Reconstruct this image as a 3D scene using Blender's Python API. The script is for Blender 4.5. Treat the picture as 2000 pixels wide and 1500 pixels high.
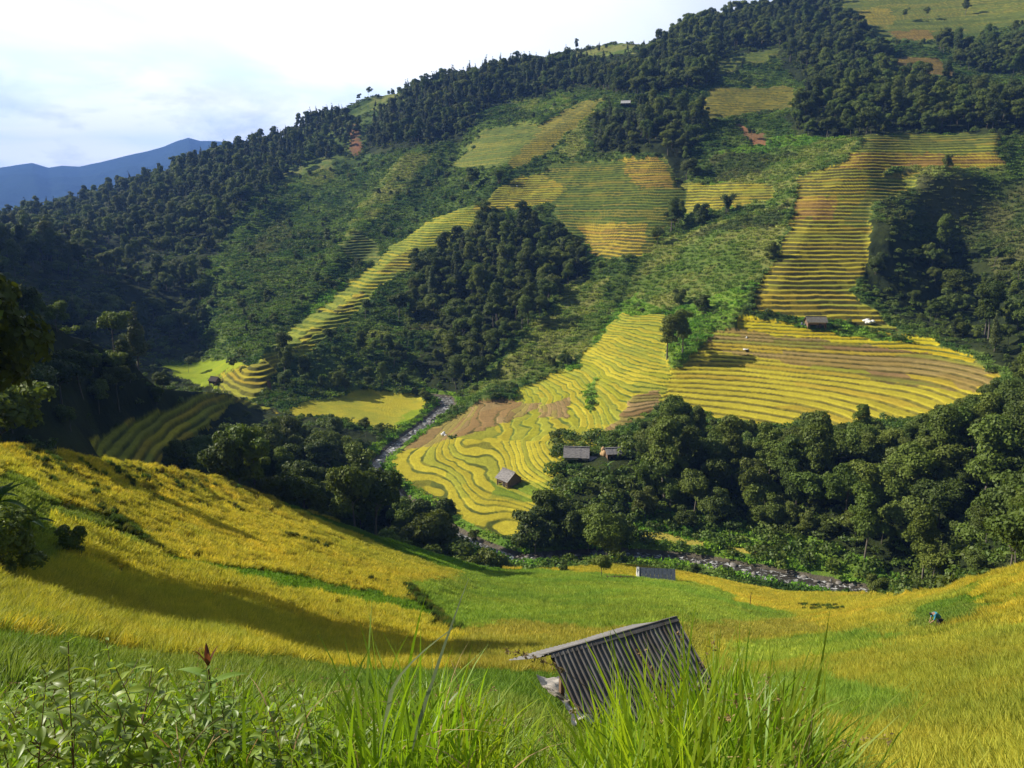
import bpy, math, random
import numpy as np
R = math.radians
rng = np.random.default_rng(7)
random.seed(7)
for o in list(bpy.data.objects): bpy.data.objects.remove(o)
scene = bpy.context.scene
COL = scene.collection

# ------------------------------------------------------------------ camera
FPX, CX, CY, PITCH = 1570.0, 1000.0, 750.0, R(12.0)      # photo pixels (2000 x 1500)
cam_d = bpy.data.cameras.new("camera"); cam = bpy.data.objects.new("camera", cam_d); COL.objects.link(cam)
cam_d.sensor_width = 36.0; cam_d.lens = 36.0 * FPX / 2000.0
cam_d.clip_start = 0.05; cam_d.clip_end = 40000
cam.location = (0, 0, 0); cam.rotation_euler = (R(90) - PITCH, 0, 0)
scene.camera = cam

# ------------------------------------------------------------------ sun, sky, exposure
SUN_AZ, SUN_EL = R(-79.0), R(34.0)          # measured from the view direction (+Y), negative = left
SD = np.array([math.sin(SUN_AZ) * math.cos(SUN_EL), math.cos(SUN_AZ) * math.cos(SUN_EL), math.sin(SUN_EL)])
sun_d = bpy.data.lights.new("sun", 'SUN'); sun_d.energy = 5.0; sun_d.angle = R(0.55); sun_d.color = (1.0, 0.93, 0.80)
sun = bpy.data.objects.new("sun", sun_d); COL.objects.link(sun)
from mathutils import Vector
sun.rotation_euler = Vector(SD).to_track_quat('Z', 'Y').to_euler()
scene.view_settings.view_transform = 'Standard'; scene.view_settings.look = 'None'
scene.view_settings.exposure = 0.80; scene.view_settings.gamma = 1.0
scene.cycles.use_denoising = True
scene.cycles.max_bounces = 6; scene.cycles.diffuse_bounces = 3; scene.cycles.transmission_bounces = 4
scene.cycles.volume_bounces = 0; scene.cycles.transparent_max_bounces = 4
scene.cycles.caustics_reflective = False; scene.cycles.caustics_refractive = False

def N(nt, t, **kw):
    n = nt.nodes.new(t)
    for k, v in kw.items():
        if k[0] == '_': setattr(n, k[1:], v)
        else: n.inputs[k.replace('_', ' ')].default_value = v
    return n

w = bpy.data.worlds.new("World"); scene.world = w; w.use_nodes = True
nt = w.node_tree; nt.nodes.clear(); L = nt.links.new
out = N(nt, 'ShaderNodeOutputWorld'); bg = N(nt, 'ShaderNodeBackground'); L(bg.outputs[0], out.inputs[0])
sky = N(nt, 'ShaderNodeTexSky', _sky_type='NISHITA', _sun_disc=False)
sky.sun_elevation = SUN_EL; sky.sun_rotation = SUN_AZ
sky.altitude = 1200; sky.air_density = 1.0; sky.dust_density = 0.6; sky.ozone_density = 1.5
skym = N(nt, 'ShaderNodeMix', _data_type='RGBA', _blend_type='MULTIPLY'); skym.inputs[0].default_value = 1
L(sky.outputs[0], skym.inputs[6]); skym.inputs[7].default_value = (0.085, 0.085, 0.085, 1)
tc = N(nt, 'ShaderNodeTexCoord')
sep = N(nt, 'ShaderNodeSeparateXYZ'); L(tc.outputs['Generated'], sep.inputs[0])
# cloud deck: project the direction on a high plane so that streaks flatten toward the horizon
def M(op, a, b=None, nt=nt, clamp=False):
    n = nt.nodes.new('ShaderNodeMath'); n.operation = op; n.use_clamp = clamp
    for i, v in enumerate((a, b)):
        if v is None: continue
        if isinstance(v, (int, float)): n.inputs[i].default_value = v
        else: nt.links.new(v, n.inputs[i])
    return n.outputs[0]
zz = M('ADD', M('MAXIMUM', sep.outputs[2], 0.0), 0.09)
cb = N(nt, 'ShaderNodeCombineXYZ'); L(M('DIVIDE', sep.outputs[0], zz), cb.inputs[0]); L(M('DIVIDE', sep.outputs[1], zz), cb.inputs[1])
n1 = N(nt, 'ShaderNodeTexNoise', Scale=0.55, Detail=7.0, Roughness=0.52, Distortion=0.6); L(cb.outputs[0], n1.inputs['Vector'])
cover = N(nt, 'ShaderNodeMapRange'); L(n1.outputs['Fac'], cover.inputs[0])
cover.inputs[1].default_value = 0.30; cover.inputs[2].default_value = 0.58
# low cumulus bank near the horizon
mp = N(nt, 'ShaderNodeMapping'); mp.inputs['Scale'].default_value = (5, 5, 13); L(tc.outputs['Generated'], mp.inputs[0])
n2 = N(nt, 'ShaderNodeTexNoise', Scale=1.3, Detail=8.0, Roughness=0.6, Distortion=0.3); L(mp.outputs[0], n2.inputs['Vector'])
low = N(nt, 'ShaderNodeMapRange'); L(sep.outputs[2], low.inputs[0])
low.inputs[1].default_value = 0.19; low.inputs[2].default_value = 0.09
greyn = N(nt, 'ShaderNodeMapRange'); L(n2.outputs['Fac'], greyn.inputs[0]); greyn.inputs[1].default_value = 0.45; greyn.inputs[2].default_value = 0.58
greyf = M('MULTIPLY', greyn.outputs[0], low.outputs[0])
# clouds shine most around the sun's side and fade away from it
dotn = nt.nodes.new('ShaderNodeVectorMath'); dotn.operation = 'DOT_PRODUCT'; L(tc.outputs['Generated'], dotn.inputs[0])
dotn.inputs[1].default_value = (math.sin(R(-28)) * .99, math.cos(R(-28)) * .99, 0.12)
glow = N(nt, 'ShaderNodeMapRange', _interpolation_type='SMOOTHSTEP'); L(dotn.outputs['Value'], glow.inputs[0])
glow.inputs[1].default_value = 0.45; glow.inputs[2].default_value = 0.97; glow.inputs[3].default_value = 0.11; glow.inputs[4].default_value = 1.0
cloudc = N(nt, 'ShaderNodeMix', _data_type='RGBA'); cloudc.inputs[6].default_value = (1.05, 1.05, 1.05, 1); cloudc.inputs[7].default_value = (0.54, 0.59, 0.76, 1)
L(M('MULTIPLY', greyf, 0.9), cloudc.inputs[0])
gapc = N(nt, 'ShaderNodeMix', _data_type='RGBA'); gapc.inputs[6].default_value = (0.70, 0.86, 0.97, 1); L(cover.outputs[0], gapc.inputs[0]); L(cloudc.outputs[2], gapc.inputs[7])
cm = nt.nodes.new('ShaderNodeVectorMath'); cm.operation = 'SCALE'; L(gapc.outputs[2], cm.inputs[0]); L(glow.outputs[0], cm.inputs['Scale'])
veil = N(nt, 'ShaderNodeMapRange', _interpolation_type='SMOOTHSTEP'); L(dotn.outputs['Value'], veil.inputs[0])
veil.inputs[1].default_value = 0.35; veil.inputs[2].default_value = 0.8; veil.inputs[3].default_value = 0.35; veil.inputs[4].default_value = 1.0
cmix = N(nt, 'ShaderNodeMix', _data_type='RGBA'); L(veil.outputs[0], cmix.inputs[0]); L(skym.outputs[2], cmix.inputs[6]); L(cm.outputs[0], cmix.inputs[7])
L(cmix.outputs[2], bg.inputs[0]); bg.inputs[1].default_value = 1.0

# ------------------------------------------------------------------ maths helpers
def _hash(ix, iy, s):
    h = (ix.astype(np.int64) * 374761393 + iy.astype(np.int64) * 668265263 + s * 974634777) & 0xffffffff
    h = ((h ^ (h >> 13)) * 1274126177) & 0xffffffff
    return (h ^ (h >> 16)) & 0xffffffff
def rnd(ix, iy=0, s=0):
    ix = np.asarray(ix); iy = np.asarray(iy) + np.zeros_like(ix)
    return _hash(ix, iy, s) / 4294967295.0
def noise(x, y, s=0):
    x = np.asarray(x, float); y = np.asarray(y, float)
    x0 = np.floor(x); y0 = np.floor(y); fx = x - x0; fy = y - y0
    u = fx * fx * (3 - 2 * fx); v = fy * fy * (3 - 2 * fy)
    a = rnd(x0, y0, s); b = rnd(x0 + 1, y0, s); c = rnd(x0, y0 + 1, s); d = rnd(x0 + 1, y0 + 1, s)
    return (a + (b - a) * u + (c - a) * v + (a - b - c + d) * u * v) * 2 - 1
def fbm(x, y, s=0, o=4, g=0.5):
    t = 0; a = 1.0; n = 0
    for i in range(o):
        t = t + a * noise(x, y, s + i * 17); n += a; a *= g
        x, y = x * 1.9 + y * 0.7 + 3.1, y * 1.9 - x * 0.7 + 1.7
    return t / n
def sstep(a, b, x):
    t = np.clip((x - a) / (b - a), 0, 1); return t * t * (3 - 2 * t)
cp, sp = math.cos(PITCH), math.sin(PITCH)
def project(x, y, z):
    zc = y * cp - z * sp; yc = y * sp + z * cp
    zc = np.where(zc < 0.05, 0.05, zc)
    return CX + FPX * x / zc, CY - FPX * yc / zc
def raydir(px, py):
    a = (np.asarray(px, float) - CX) / FPX; b = (CY - np.asarray(py, float)) / FPX
    x = a; y = cp + b * sp; z = -sp + b * cp
    h = np.hypot(x, y)
    return np.arctan2(x, y), z / h          # azimuth, tangent of elevation

GX = np.arange(-500, 2501, 6.0); GY = np.arange(-500, 1701, 5.0)
class TPS:
    def __init__(s, pts, lam=1e-3):
        p = np.array(pts, float); s.p = p[:, :2] / 1000.0; n = len(p)
        r2 = ((s.p[:, None] - s.p[None]) ** 2).sum(-1); K = np.where(r2 > 0, r2 * np.log(r2 + 1e-12), 0) + lam * np.eye(n)
        P = np.c_[np.ones(n), s.p]; A = np.zeros((n + 3, n + 3)); A[:n, :n] = K; A[:n, n:] = P; A[n:, :n] = P.T
        s.w = np.linalg.solve(A, np.r_[np.log(p[:, 2]), 0, 0, 0])
        X, Y = np.meshgrid(GX, GY); q = np.c_[X.ravel(), Y.ravel()] / 1000.0
        o = s.w[-3] + q @ s.w[-2:]
        for i in range(n):
            r2 = ((q - s.p[i]) ** 2).sum(-1); o = o + s.w[i] * r2 * np.log(r2 + 1e-12)
        s.g = o.reshape(X.shape)
    def __call__(s, px, py): return gridlook(s.g, px, py)
def gridlook(g, px, py):
    fx = np.clip((px - GX[0]) / 6.0, 0, len(GX) - 1.001); fy = np.clip((py - GY[0]) / 5.0, 0, len(GY) - 1.001)
    i = fx.astype(int); j = fy.astype(int); fx = fx - i; fy = fy - j
    return (g[j, i] * (1 - fx) + g[j, i + 1] * fx) * (1 - fy) + (g[j + 1, i] * (1 - fx) + g[j + 1, i + 1] * fx) * fy
def polydist(px, py, pl):
    """distance to a polyline and signed side"""
    best = np.full(px.shape, 1e9)
    for (x0, y0), (x1, y1) in zip(pl[:-1], pl[1:]):
        dx, dy = x1 - x0, y1 - y0; t = np.clip(((px - x0) * dx + (py - y0) * dy) / (dx * dx + dy * dy), 0, 1)
        best = np.minimum(best, np.hypot(px - x0 - t * dx, py - y0 - t * dy))
    return best

# ------------------------------------------------------------------ the land as surveyed points (bearing, height angle, metres)
CREST1 = [(-500, 830), (0, 868), (130, 885), (300, 912), (430, 935), (480, 955), (560, 985), (640, 1012), (740, 1045), (850, 1080), (950, 1108), (1060, 1112), (1240, 1103), (1400, 1130), (1560, 1155), (1730, 1165), (1850, 1152), (1900, 1132), (2000, 1108), (2500, 1030)]
CREST2 = [(-500, 470), (0, 600), (60, 612), (150, 655), (250, 705), (310, 745), (390, 758), (450, 768), (500, 785), (540, 800), (600, 830), (620, 2000), (2500, 2000)]
CREST3 = [(-500, 480), (0, 440), (100, 415), (200, 385), (330, 335), (430, 305), (560, 265), (650, 228), (720, 195), (760, 182), (800, 175), (900, 148), (1000, 130), (1130, 95), (1250, 85), (1350, 50), (1450, 25), (1600, -8), (2000, -60), (2500, -100)]
def curve(pl, x): p = np.array(pl, float); return np.interp(x, p[:, 0], p[:, 1])
D1 = TPS([(0,1500,4.5),(500,1500,4.5),(1000,1500,5.5),(1500,1500,10),(2000,1500,15),(1150,1420,21),(800,1430,10),(400,1400,8),(1400,1430,19),
 (1700,1420,22),(1700,1300,38),(1700,1240,52),(1700,1190,78),(1700,1168,108),(1950,1130,76),(1980,1200,55),(1950,1300,33),(1500,1150,121),(1500,1185,98),(1300,1122,117),
 (1300,1200,62),(1100,1118,108),(1100,1160,84),(1100,1200,64),(1100,1280,38),(850,1235,50),(850,1150,70),(950,1112,108),(850,1082,106),(740,1045,106),(640,1012,104),(480,955,100),(300,912,88),(130,885,80),(0,868,74),
 (600,1200,46),(600,1100,68),(600,1050,82),(300,1100,50),(300,1000,68),(0,1000,46),(0,1100,35),(0,1200,24),(300,1200,34),(300,1300,18),(0,1300,12),(600,1300,26),(800,1300,31),(1300,1300,36),
 (-400,850,60),(-400,1100,26),(-400,1400,6),(2400,1100,60),(2400,1400,16),(2300,1050,76)])
D2 = TPS([(0,600,178),(150,655,190),(300,740,207),(450,768,230),(510,785,240),(0,860,145),(150,870,156),(300,900,181),(300,830,196),(450,850,209),(200,850,176),(520,900,195),(440,930,185),(0,740,158),(150,760,174),(350,800,212),(440,800,228),(250,860,180),(-400,500,160),(-400,800,120)])
D3 = TPS([(0,440,800),(200,385,790),(430,305,750),(560,265,735),(800,175,700),(1000,130,690),(1250,85,690),(1450,25,700),(1600,-8,720),(2000,-60,760),(2400,-100,760),(-400,470,700),
 (1700,50,640),(1950,50,650),(1700,150,530),(1950,150,560),(1700,260,400),(1950,260,412),(1700,420,330),(1620,520,294),(1600,620,260),(1600,700,236),(1600,820,200),(1600,900,174),(1600,1000,150),(1600,1100,135),(1600,1140,129),
 (1950,400,372),(1900,550,318),(1850,450,345),(1950,650,262),(1920,760,215),(1950,900,160),(1950,1050,118),(2300,1000,110),(2300,700,220),(2300,400,340),(1800,1130,118),(1800,1000,142),
 (1300,600,285),(1300,700,238),(1300,800,207),(1300,880,176),(1300,960,162),(1300,1060,140),(1300,500,322),(1300,420,355),(1300,300,415),(1300,200,490),(1300,120,590),
 (1450,700,238),(1450,620,262),(1450,500,300),(1450,400,345),(1500,300,400),(1500,180,500),(1500,90,600),
 (1000,700,268),(1000,780,249),(1000,850,200),(1000,940,166),(1000,1010,151),(900,860,197),(960,900,182),(880,930,176),(1085,960,157),(800,900,187),(1000,800,227),(920,980,157),(1000,1080,137),(1150,1080,136),(1150,950,156),(1150,850,186),(1200,800,201),(1150,760,231),(1060,865,184),(1150,680,262),
 (1000,600,322),(1000,500,365),(1000,430,410),(1000,330,470),(1000,220,560),(900,180,640),
 (840,860,204),(750,920,185),(700,940,178),(850,1000,157),(870,790,246),(800,780,255),(700,830,222),(700,778,258),(620,800,240),(600,860,205),(600,940,174),
 (700,700,292),(700,620,335),(700,530,392),(700,450,455),(700,350,545),(700,250,640),(850,700,290),(850,600,330),(850,450,430),(850,320,520),
 (500,760,262),(500,700,290),(400,720,300),(400,650,345),(420,550,400),(400,450,500),(400,370,620),(550,620,345),(550,500,420),(550,400,520),(550,320,630),
 (200,620,352),(100,600,350),(100,500,450),(200,480,500),(0,520,400),(250,560,400),(300,650,345),(330,700,312),(-400,600,330),(200,430,650),(0,600,330)])
# spur crests (negative) and gullies (positive): polyline, strength, half width, all in the same survey frame
SPURS = [([(1190,190),(1090,245),(1000,300),(940,385),(860,440),(760,510),(700,570),(620,640),(540,690),(480,725)], -0.065, 70),
 ([(790,300),(745,360),(700,420),(672,480),(640,540),(570,620)], -0.055, 60),
 ([(500,430),(440,520),(415,600),(440,660)], -0.060, 55),
 ([(740,270),(690,330),(600,400),(500,455),(420,520),(395,600),(400,680)], 0.075, 60),
 ([(900,300),(820,400),(740,480),(690,530),(560,650)], 0.045, 45),
 ([(1220,520),(1120,560),(1040,630),(960,730),(930,780)], -0.040, 70),
 ([(1150,470),(1085,560),(1010,640),(935,710),(880,775)], 0.050, 60),
 ([(1400,330),(1290,470),(1210,590),(1150,680),(1060,745)], 0.022, 45),
 ([(1700,280),(1600,400),(1520,560),(1460,620),(1320,700)], -0.018, 60),
 ([(1840,330),(1760,420),(1720,520),(1760,620),(1900,700),(1960,740)], -0.022, 50),
 ([(1760,350),(1840,450),(1880,560),(1990,720)], 0.045, 70),
 ([(1330,300),(1340,380),(1330,470)], 0.02, 40),
 ([(1090,620),(1250,740),(1310,830)], 0.0, 40)]
X_, Y_ = np.meshgrid(GX, GY)
for pl, a, wd in SPURS:
    if a: D3.g += a * np.exp(-(np.sqrt(polydist(X_, Y_, pl) ** 2 + 36) - 6) / wd)
Zmin = -60.8
# heights on a polar table
AZ = np.r_[np.arange(-180, -60, 6.0), np.arange(-60, -38, 1.0), np.arange(-38, 38.01, 0.066), np.arange(39, 60, 1.0), np.arange(60, 180.1, 6.0)]
rs = [0.5]
while rs[-1] < 1500:
    d = rs[-1]
    rs.append(d + (max(0.05, min(.011 * d, .33)) if d < 125 else .30 if d < 300 else .36 if d < 440 else .42 + (d - 440) * .0016 if d < 820 else 1.03 + (d - 820) * .1))
RD = np.array(rs)
H = np.zeros((len(AZ), len(RD)), np.float32); LAYER = np.zeros(H.shape, np.int8)
tt = np.r_[np.linspace(-2.2, -0.9, 60), np.linspace(-0.9, 0.42, 1500)[1:]]
def column(az):
    a = np.clip(az, R(-38), R(38))
    x = np.sin(a); y = np.cos(a)
    px, py = project(x * 10, y * 10, tt * 10)
    c1 = curve(CREST1, px); c2 = curve(CREST2, px); c3 = curve(CREST3, px)
    ds, zs, ls = [0.3], [-1.75], [1]
    for lay, msk, Df in ((1, py >= c1, D1), (2, (py < c1) & (py >= c2), D2), (3, (py < np.minimum(c1, c2)) & (py >= c3), D3)):
        if not msk.any(): continue
        d = Df(px[msk], np.minimum(py[msk], 1680)); t = tt[msk]
        if lay == 2:
            f_ = sstep(430, 590, px[msk]); d = d * (1 - f_) + D3(px[msk], py[msk]) * f_
        d = np.exp(d)
        if lay == 1:
            m = py[msk] < 1640; d = d[m]; t = t[m]
        d = np.maximum.accumulate(d + np.arange(len(d)) * 1e-3)
        z = d * t
        k = d > ds[-1] + .02; d = d[k]; z = z[k]
        if len(d) == 0: continue
        gap = d[0] - ds[-1]
        if gap > 4 and ds[-1] > 20:
            zl = zs[-1]; drop = min(gap * .5 * .62, 30)
            zz_ = max(min(zl - drop, z[0] - gap * 0.04), -60.0); 
            ds.append(ds[-1] + gap * .45); zs.append(min(zz_, zl + (z[0] - zl) * .45 - .6)); ls.append(lay)
        ds += list(d); zs += list(z); ls += [lay] * len(d)
    dl, zl = ds[-1], zs[-1]
    ds += [dl + 60, dl + 300, dl + 900]; zs += [zl - 8, zl - 110, zl - 260]; ls += [3, 3, 3]
    return np.array(ds), np.array(zs), np.array(ls)
for i, az in enumerate(AZ):
    if i and abs(az) > 38 and abs(AZ[i - 1]) > 38 and az * AZ[i - 1] > 0:
        H[i] = H[i - 1]; LAYER[i] = LAYER[i - 1]
    else:
        d, z, l = column(R(az)); H[i] = np.interp(RD, d, z); LAYER[i] = l[np.clip(np.searchsorted(d, RD), 0, len(l) - 1)]
# outside the frame: the hill on the left is raised to cast shade, behind the camera the slope climbs
A2 = AZ[:, None]; Rr = RD[None]
out_l = sstep(33, 47, -A2); out_r = sstep(36, 80, A2); behind = sstep(75, 130, np.abs(A2))
rise = out_l * (sstep(115, 210, Rr) * 44 + 0.10 * np.clip(Rr - 40, 0, 300)) + out_r * 0.10 * Rr
xo, yo = np.sin(np.radians(A2)) * Rr, np.cos(np.radians(A2)) * Rr
rise = rise + 70 * np.exp(-(((xo + 330) / 110) ** 2 + ((yo - 385) / 100) ** 2)) * sstep(34, 43, -A2)     # unseen hill added left of the frame to shade the valley
H += rise.astype(np.float32)
H = (H * (1 - behind) + behind * (-1.8 + .36 * Rr)).astype(np.float32)
# smooth across bearings a touch, then relief noise
for _ in range(2):
    H[1:-1] = (H[:-2] + 2 * H[1:-1] + H[2:]) / 4
XX = (np.sin(np.radians(A2)) * Rr); YY = (np.cos(np.radians(A2)) * Rr)
# smooth along distance: box filter of about 1.5% of distance
for wdt in (5, 5):
    k = np.ones(wdt) / wdt; P = np.pad(H, ((0, 0), (wdt // 2, wdt // 2)), mode='edge')
    H = sum(P[:, j:j + H.shape[1]] for j in range(wdt)) / wdt

# ------------------------------------------------------------------ river
RIV = [(2100, 1215), (1900, 1190), (1730, 1168), (1600, 1143), (1480, 1119), (1350, 1096), (1220, 1084), (1100, 1088), (1010, 1096), (900, 1050), (800, 985), (720, 920), (770, 872), (835, 826), (878, 790), (868, 776), (800, 769), (700, 767), (600, 769)]
WZ = -60.3
def riverpts():
    P = []
    for q in RIV:
        a, t = raydir(*q); d = WZ / t; P.append((math.sin(a) * d, math.cos(a) * d))
    P = np.array(P)
    t = np.arange(len(P)); tf = np.linspace(0, len(P) - 1, 260)
    Q = np.c_[np.interp(tf, t, P[:, 0]), np.interp(tf, t, P[:, 1])]
    for _ in range(25): Q[1:-1] = (Q[:-2] + 2 * Q[1:-1] + Q[2:]) / 4
    return Q
RP = riverpts(); RW = 2.1 + .6 * np.sin(np.linspace(0, 9, len(RP))); RW[:] = np.where(np.arange(len(RP)) > 214, 1.6, RW)
rv_d = np.full(H.shape, 99.0, np.float32)
sel = (Rr > 100) & (Rr < 300) & (np.abs(A2) < 50)
ii = np.where(sel)
xs, ys = XX[ii], YY[ii]
bd = np.full(xs.shape, 99.0); 
for k in range(0, len(RP) - 1, 2):
    x0, y0 = RP[k]; x1, y1 = RP[min(k + 2, len(RP) - 1)]; dx, dy = x1 - x0, y1 - y0
    m = (np.abs(xs - x0) < 22) & (np.abs(ys - y0) < 22)
    t = np.clip(((xs[m] - x0) * dx + (ys[m] - y0) * dy) / (dx * dx + dy * dy + 1e-9), 0, 1)
    bd[m] = np.minimum(bd[m], np.hypot(xs[m] - x0 - t * dx, ys[m] - y0 - t * dy) - RW[k])
rv_d[ii] = bd
bank = sstep(0.0, 14.0, rv_d)
H = np.where(rv_d < 14, np.minimum(H, 900) * bank + (WZ + np.clip(rv_d, -3, 2) * .45 + .25) * (1 - bank), H)
H = np.maximum(H, np.where(rv_d < 0, -62, np.where(Rr < 420, WZ + .35, -400))).astype(np.float32)
# ------------------------------------------------------------------ land cover (surveyed outlines)
# name: (colour A, colour B, terrace step or 0, tread share, contour wobble, relief, [crop colours], bank colour)
Yw = (.38, .32, .026); Yg = (.28, .275, .028); Gd = (.36, .27, .026); Gr = (.15, .20, .018); Ol = (.20, .19, .03); Br = (.24, .15, .055); Bk = (.07, .10, .018)
CLS = {
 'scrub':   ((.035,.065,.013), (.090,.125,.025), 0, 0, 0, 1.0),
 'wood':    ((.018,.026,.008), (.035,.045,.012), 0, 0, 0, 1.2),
 'grass':   ((.085,.125,.022), (.17,.175,.045), 0, 0, 0, .7),
 'lush':    ((.075,.145,.016), (.135,.20,.026), 0, 0, 0, .8),
 'brush':   ((.050,.070,.018), (.085,.088,.028), 0, 0, 0, 1.0),
 'soil':    ((.23,.11,.05), (.15,.09,.04), 0, 0, 0, .6),
 'big':     (Yw, Yg, .78, .60, .22, 0, [Yw, Yw, Yg, Yw, Gd, Yw], (.13,.115,.02)),
 'bigbrown':(Br, Yw, .78, .60, .22, 0, [Br, (.27,.19,.05), Yg, (.26,.19,.06), Ol, Gd], (.10,.08,.02)),
 'bandy':   (Yw, Yg, .80, .60, .45, 0, [(.46,.38,.015), (.44,.33,.014)], (.10,.11,.02)),
 'tall':    (Yw, Gd, 1.28, .50, .45, 0, [Yw, Gd, Yg, Yg, Yw], (.07,.065,.016)),
 'tallg':   (Ol, Yg, 1.28, .50, .45, 0, [Ol, Yg, (.25,.22,.03), (.30,.22,.03)], (.07,.09,.02)),
 'tallb':   (Br, Gd, 1.28, .52, .45, 0, [(.30,.19,.035), Gd, Yw], (.13,.08,.025)),
 'curl':    (Yw, Yg, .62, .60, .55, 0, [Yw, Yg, Yw, Yg, Yw, (.28,.27,.02)], (.085,.115,.02)),
 'knoll':   (Yw, Yg, .37, .56, .5, 0, [Yw, Yw, Yg, Yw], (.085,.10,.018)),
 'knollg':  (Gr, Yg, .37, .56, .5, 0, [Gr, Gr, Yg], (.10,.15,.018)),
 'stub':    (Br, (.30,.2,.07), .34, .60, .5, 0, [Br, (.28,.19,.075), (.21,.14,.05), (.25,.20,.05)], (.09,.075,.022)),
 'flat':    (Yw, Yg, 0, 0, 0, .0),
 'flatg':   ((.26,.30,.015), (.20,.26,.015), 0, 0, 0, .0),
 'face':    (Gr, Ol, 1.2, .62, .5, 0, [(.10,.13,.02), (.15,.16,.022), (.20,.17,.025)], (.040,.062,.014)),
 'faceg':   (Gd, Gr, 1.2, .62, .5, 0, [Gd, (.30,.19,.03), Gd], (.075,.07,.018)),
 'gold':    (Gd, Yw, 1.2, .54, .6, 0, [Yw, Yg, Gd, (.26,.24,.03)], (.085,.085,.018)),
 'pale':    (Ol, Yg, 1.25, .62, .6, 0, [(.12,.145,.028), (.16,.175,.03), (.19,.18,.03)], (.06,.085,.018)),  # crop colours darkened to hold the cloud shadow on the top-right terraces
 'ochre':   (Br, Gd, 1.2, .6, .5, 0, [(.26,.18,.035), (.22,.15,.035)], (.09,.07,.022)),
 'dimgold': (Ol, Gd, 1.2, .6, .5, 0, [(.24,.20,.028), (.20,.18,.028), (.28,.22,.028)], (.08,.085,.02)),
 'spurt':   (Yg, Ol, 1.15, .60, .5, 0, [(.30,.29,.03), (.24,.26,.032), Yg, (.19,.22,.03), Yw], (.10,.13,.02)),
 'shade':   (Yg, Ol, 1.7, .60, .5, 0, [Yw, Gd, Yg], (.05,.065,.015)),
 'ripe':    ((.51,.39,.045), (.45,.37,.045), 0, 0, 0, .0),
 'ripet':   ((.51,.39,.045), (.46,.37,.045), 1.25, .80, .7, 0, [(.51,.39,.045), (.47,.375,.045)], (.10,.10,.018)),
 'green':   ((.22,.30,.04), (.29,.33,.045), 0, 0, 0, .0),
 'mixed':   ((.35,.33,.045), (.42,.345,.045), 0, 0, 0, .0),
 'amber':   ((.37,.30,.05), (.34,.29,.05), 0, 0, 0, .0),
 'verge':   ((.13,.22,.015), (.17,.25,.02), 0, 0, 0, .2),
 'bankg':   ((.16,.23,.03), (.26,.27,.05), 0, 0, 0, .4),
}
NAMES = list(CLS); CI = {n: i for i, n in enumerate(NAMES)}
SX0, SY0, SS = -500, -500, 2.0
SW, SH = 1500, 1100
MX, MY = np.meshgrid(SX0 + np.arange(SW) * SS, SY0 + np.arange(SH) * SS)
def fill(img, pts, val):
    p = np.array(pts, float); x0, y0 = p.min(0); x1, y1 = p.max(0)
    i0 = max(0, int((x0 - SX0) / SS)); i1 = min(SW, int((x1 - SX0) / SS) + 2); j0 = max(0, int((y0 - SY0) / SS)); j1 = min(SH, int((y1 - SY0) / SS) + 2)
    X = MX[j0:j1, i0:i1]; Y = MY[j0:j1, i0:i1]; ins = np.zeros(X.shape, bool)
    for (ax, ay), (bx, by) in zip(pts, list(pts[1:]) + [pts[0]]):
        if ay == by: continue
        c = ((ay > Y) != (by > Y)) & (X < (bx - ax) * (Y - ay) / (by - ay) + ax)
        ins ^= c
    img[j0:j1, i0:i1][ins] = val
def look(img, px, py):
    i = np.clip(((px - SX0) / SS).astype(int), 0, SW - 1); j = np.clip(((py - SY0) / SS).astype(int), 0, SH - 1)
    return img[j, i]
C1 = np.full((SH, SW), CI['ripe'], np.int8); C3 = np.full((SH, SW), CI['scrub'], np.int8)
F1 = np.zeros((SH, SW), np.float32); F2 = np.zeros((SH, SW), np.float32); F3 = np.full((SH, SW), 0.10, np.float32)
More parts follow.
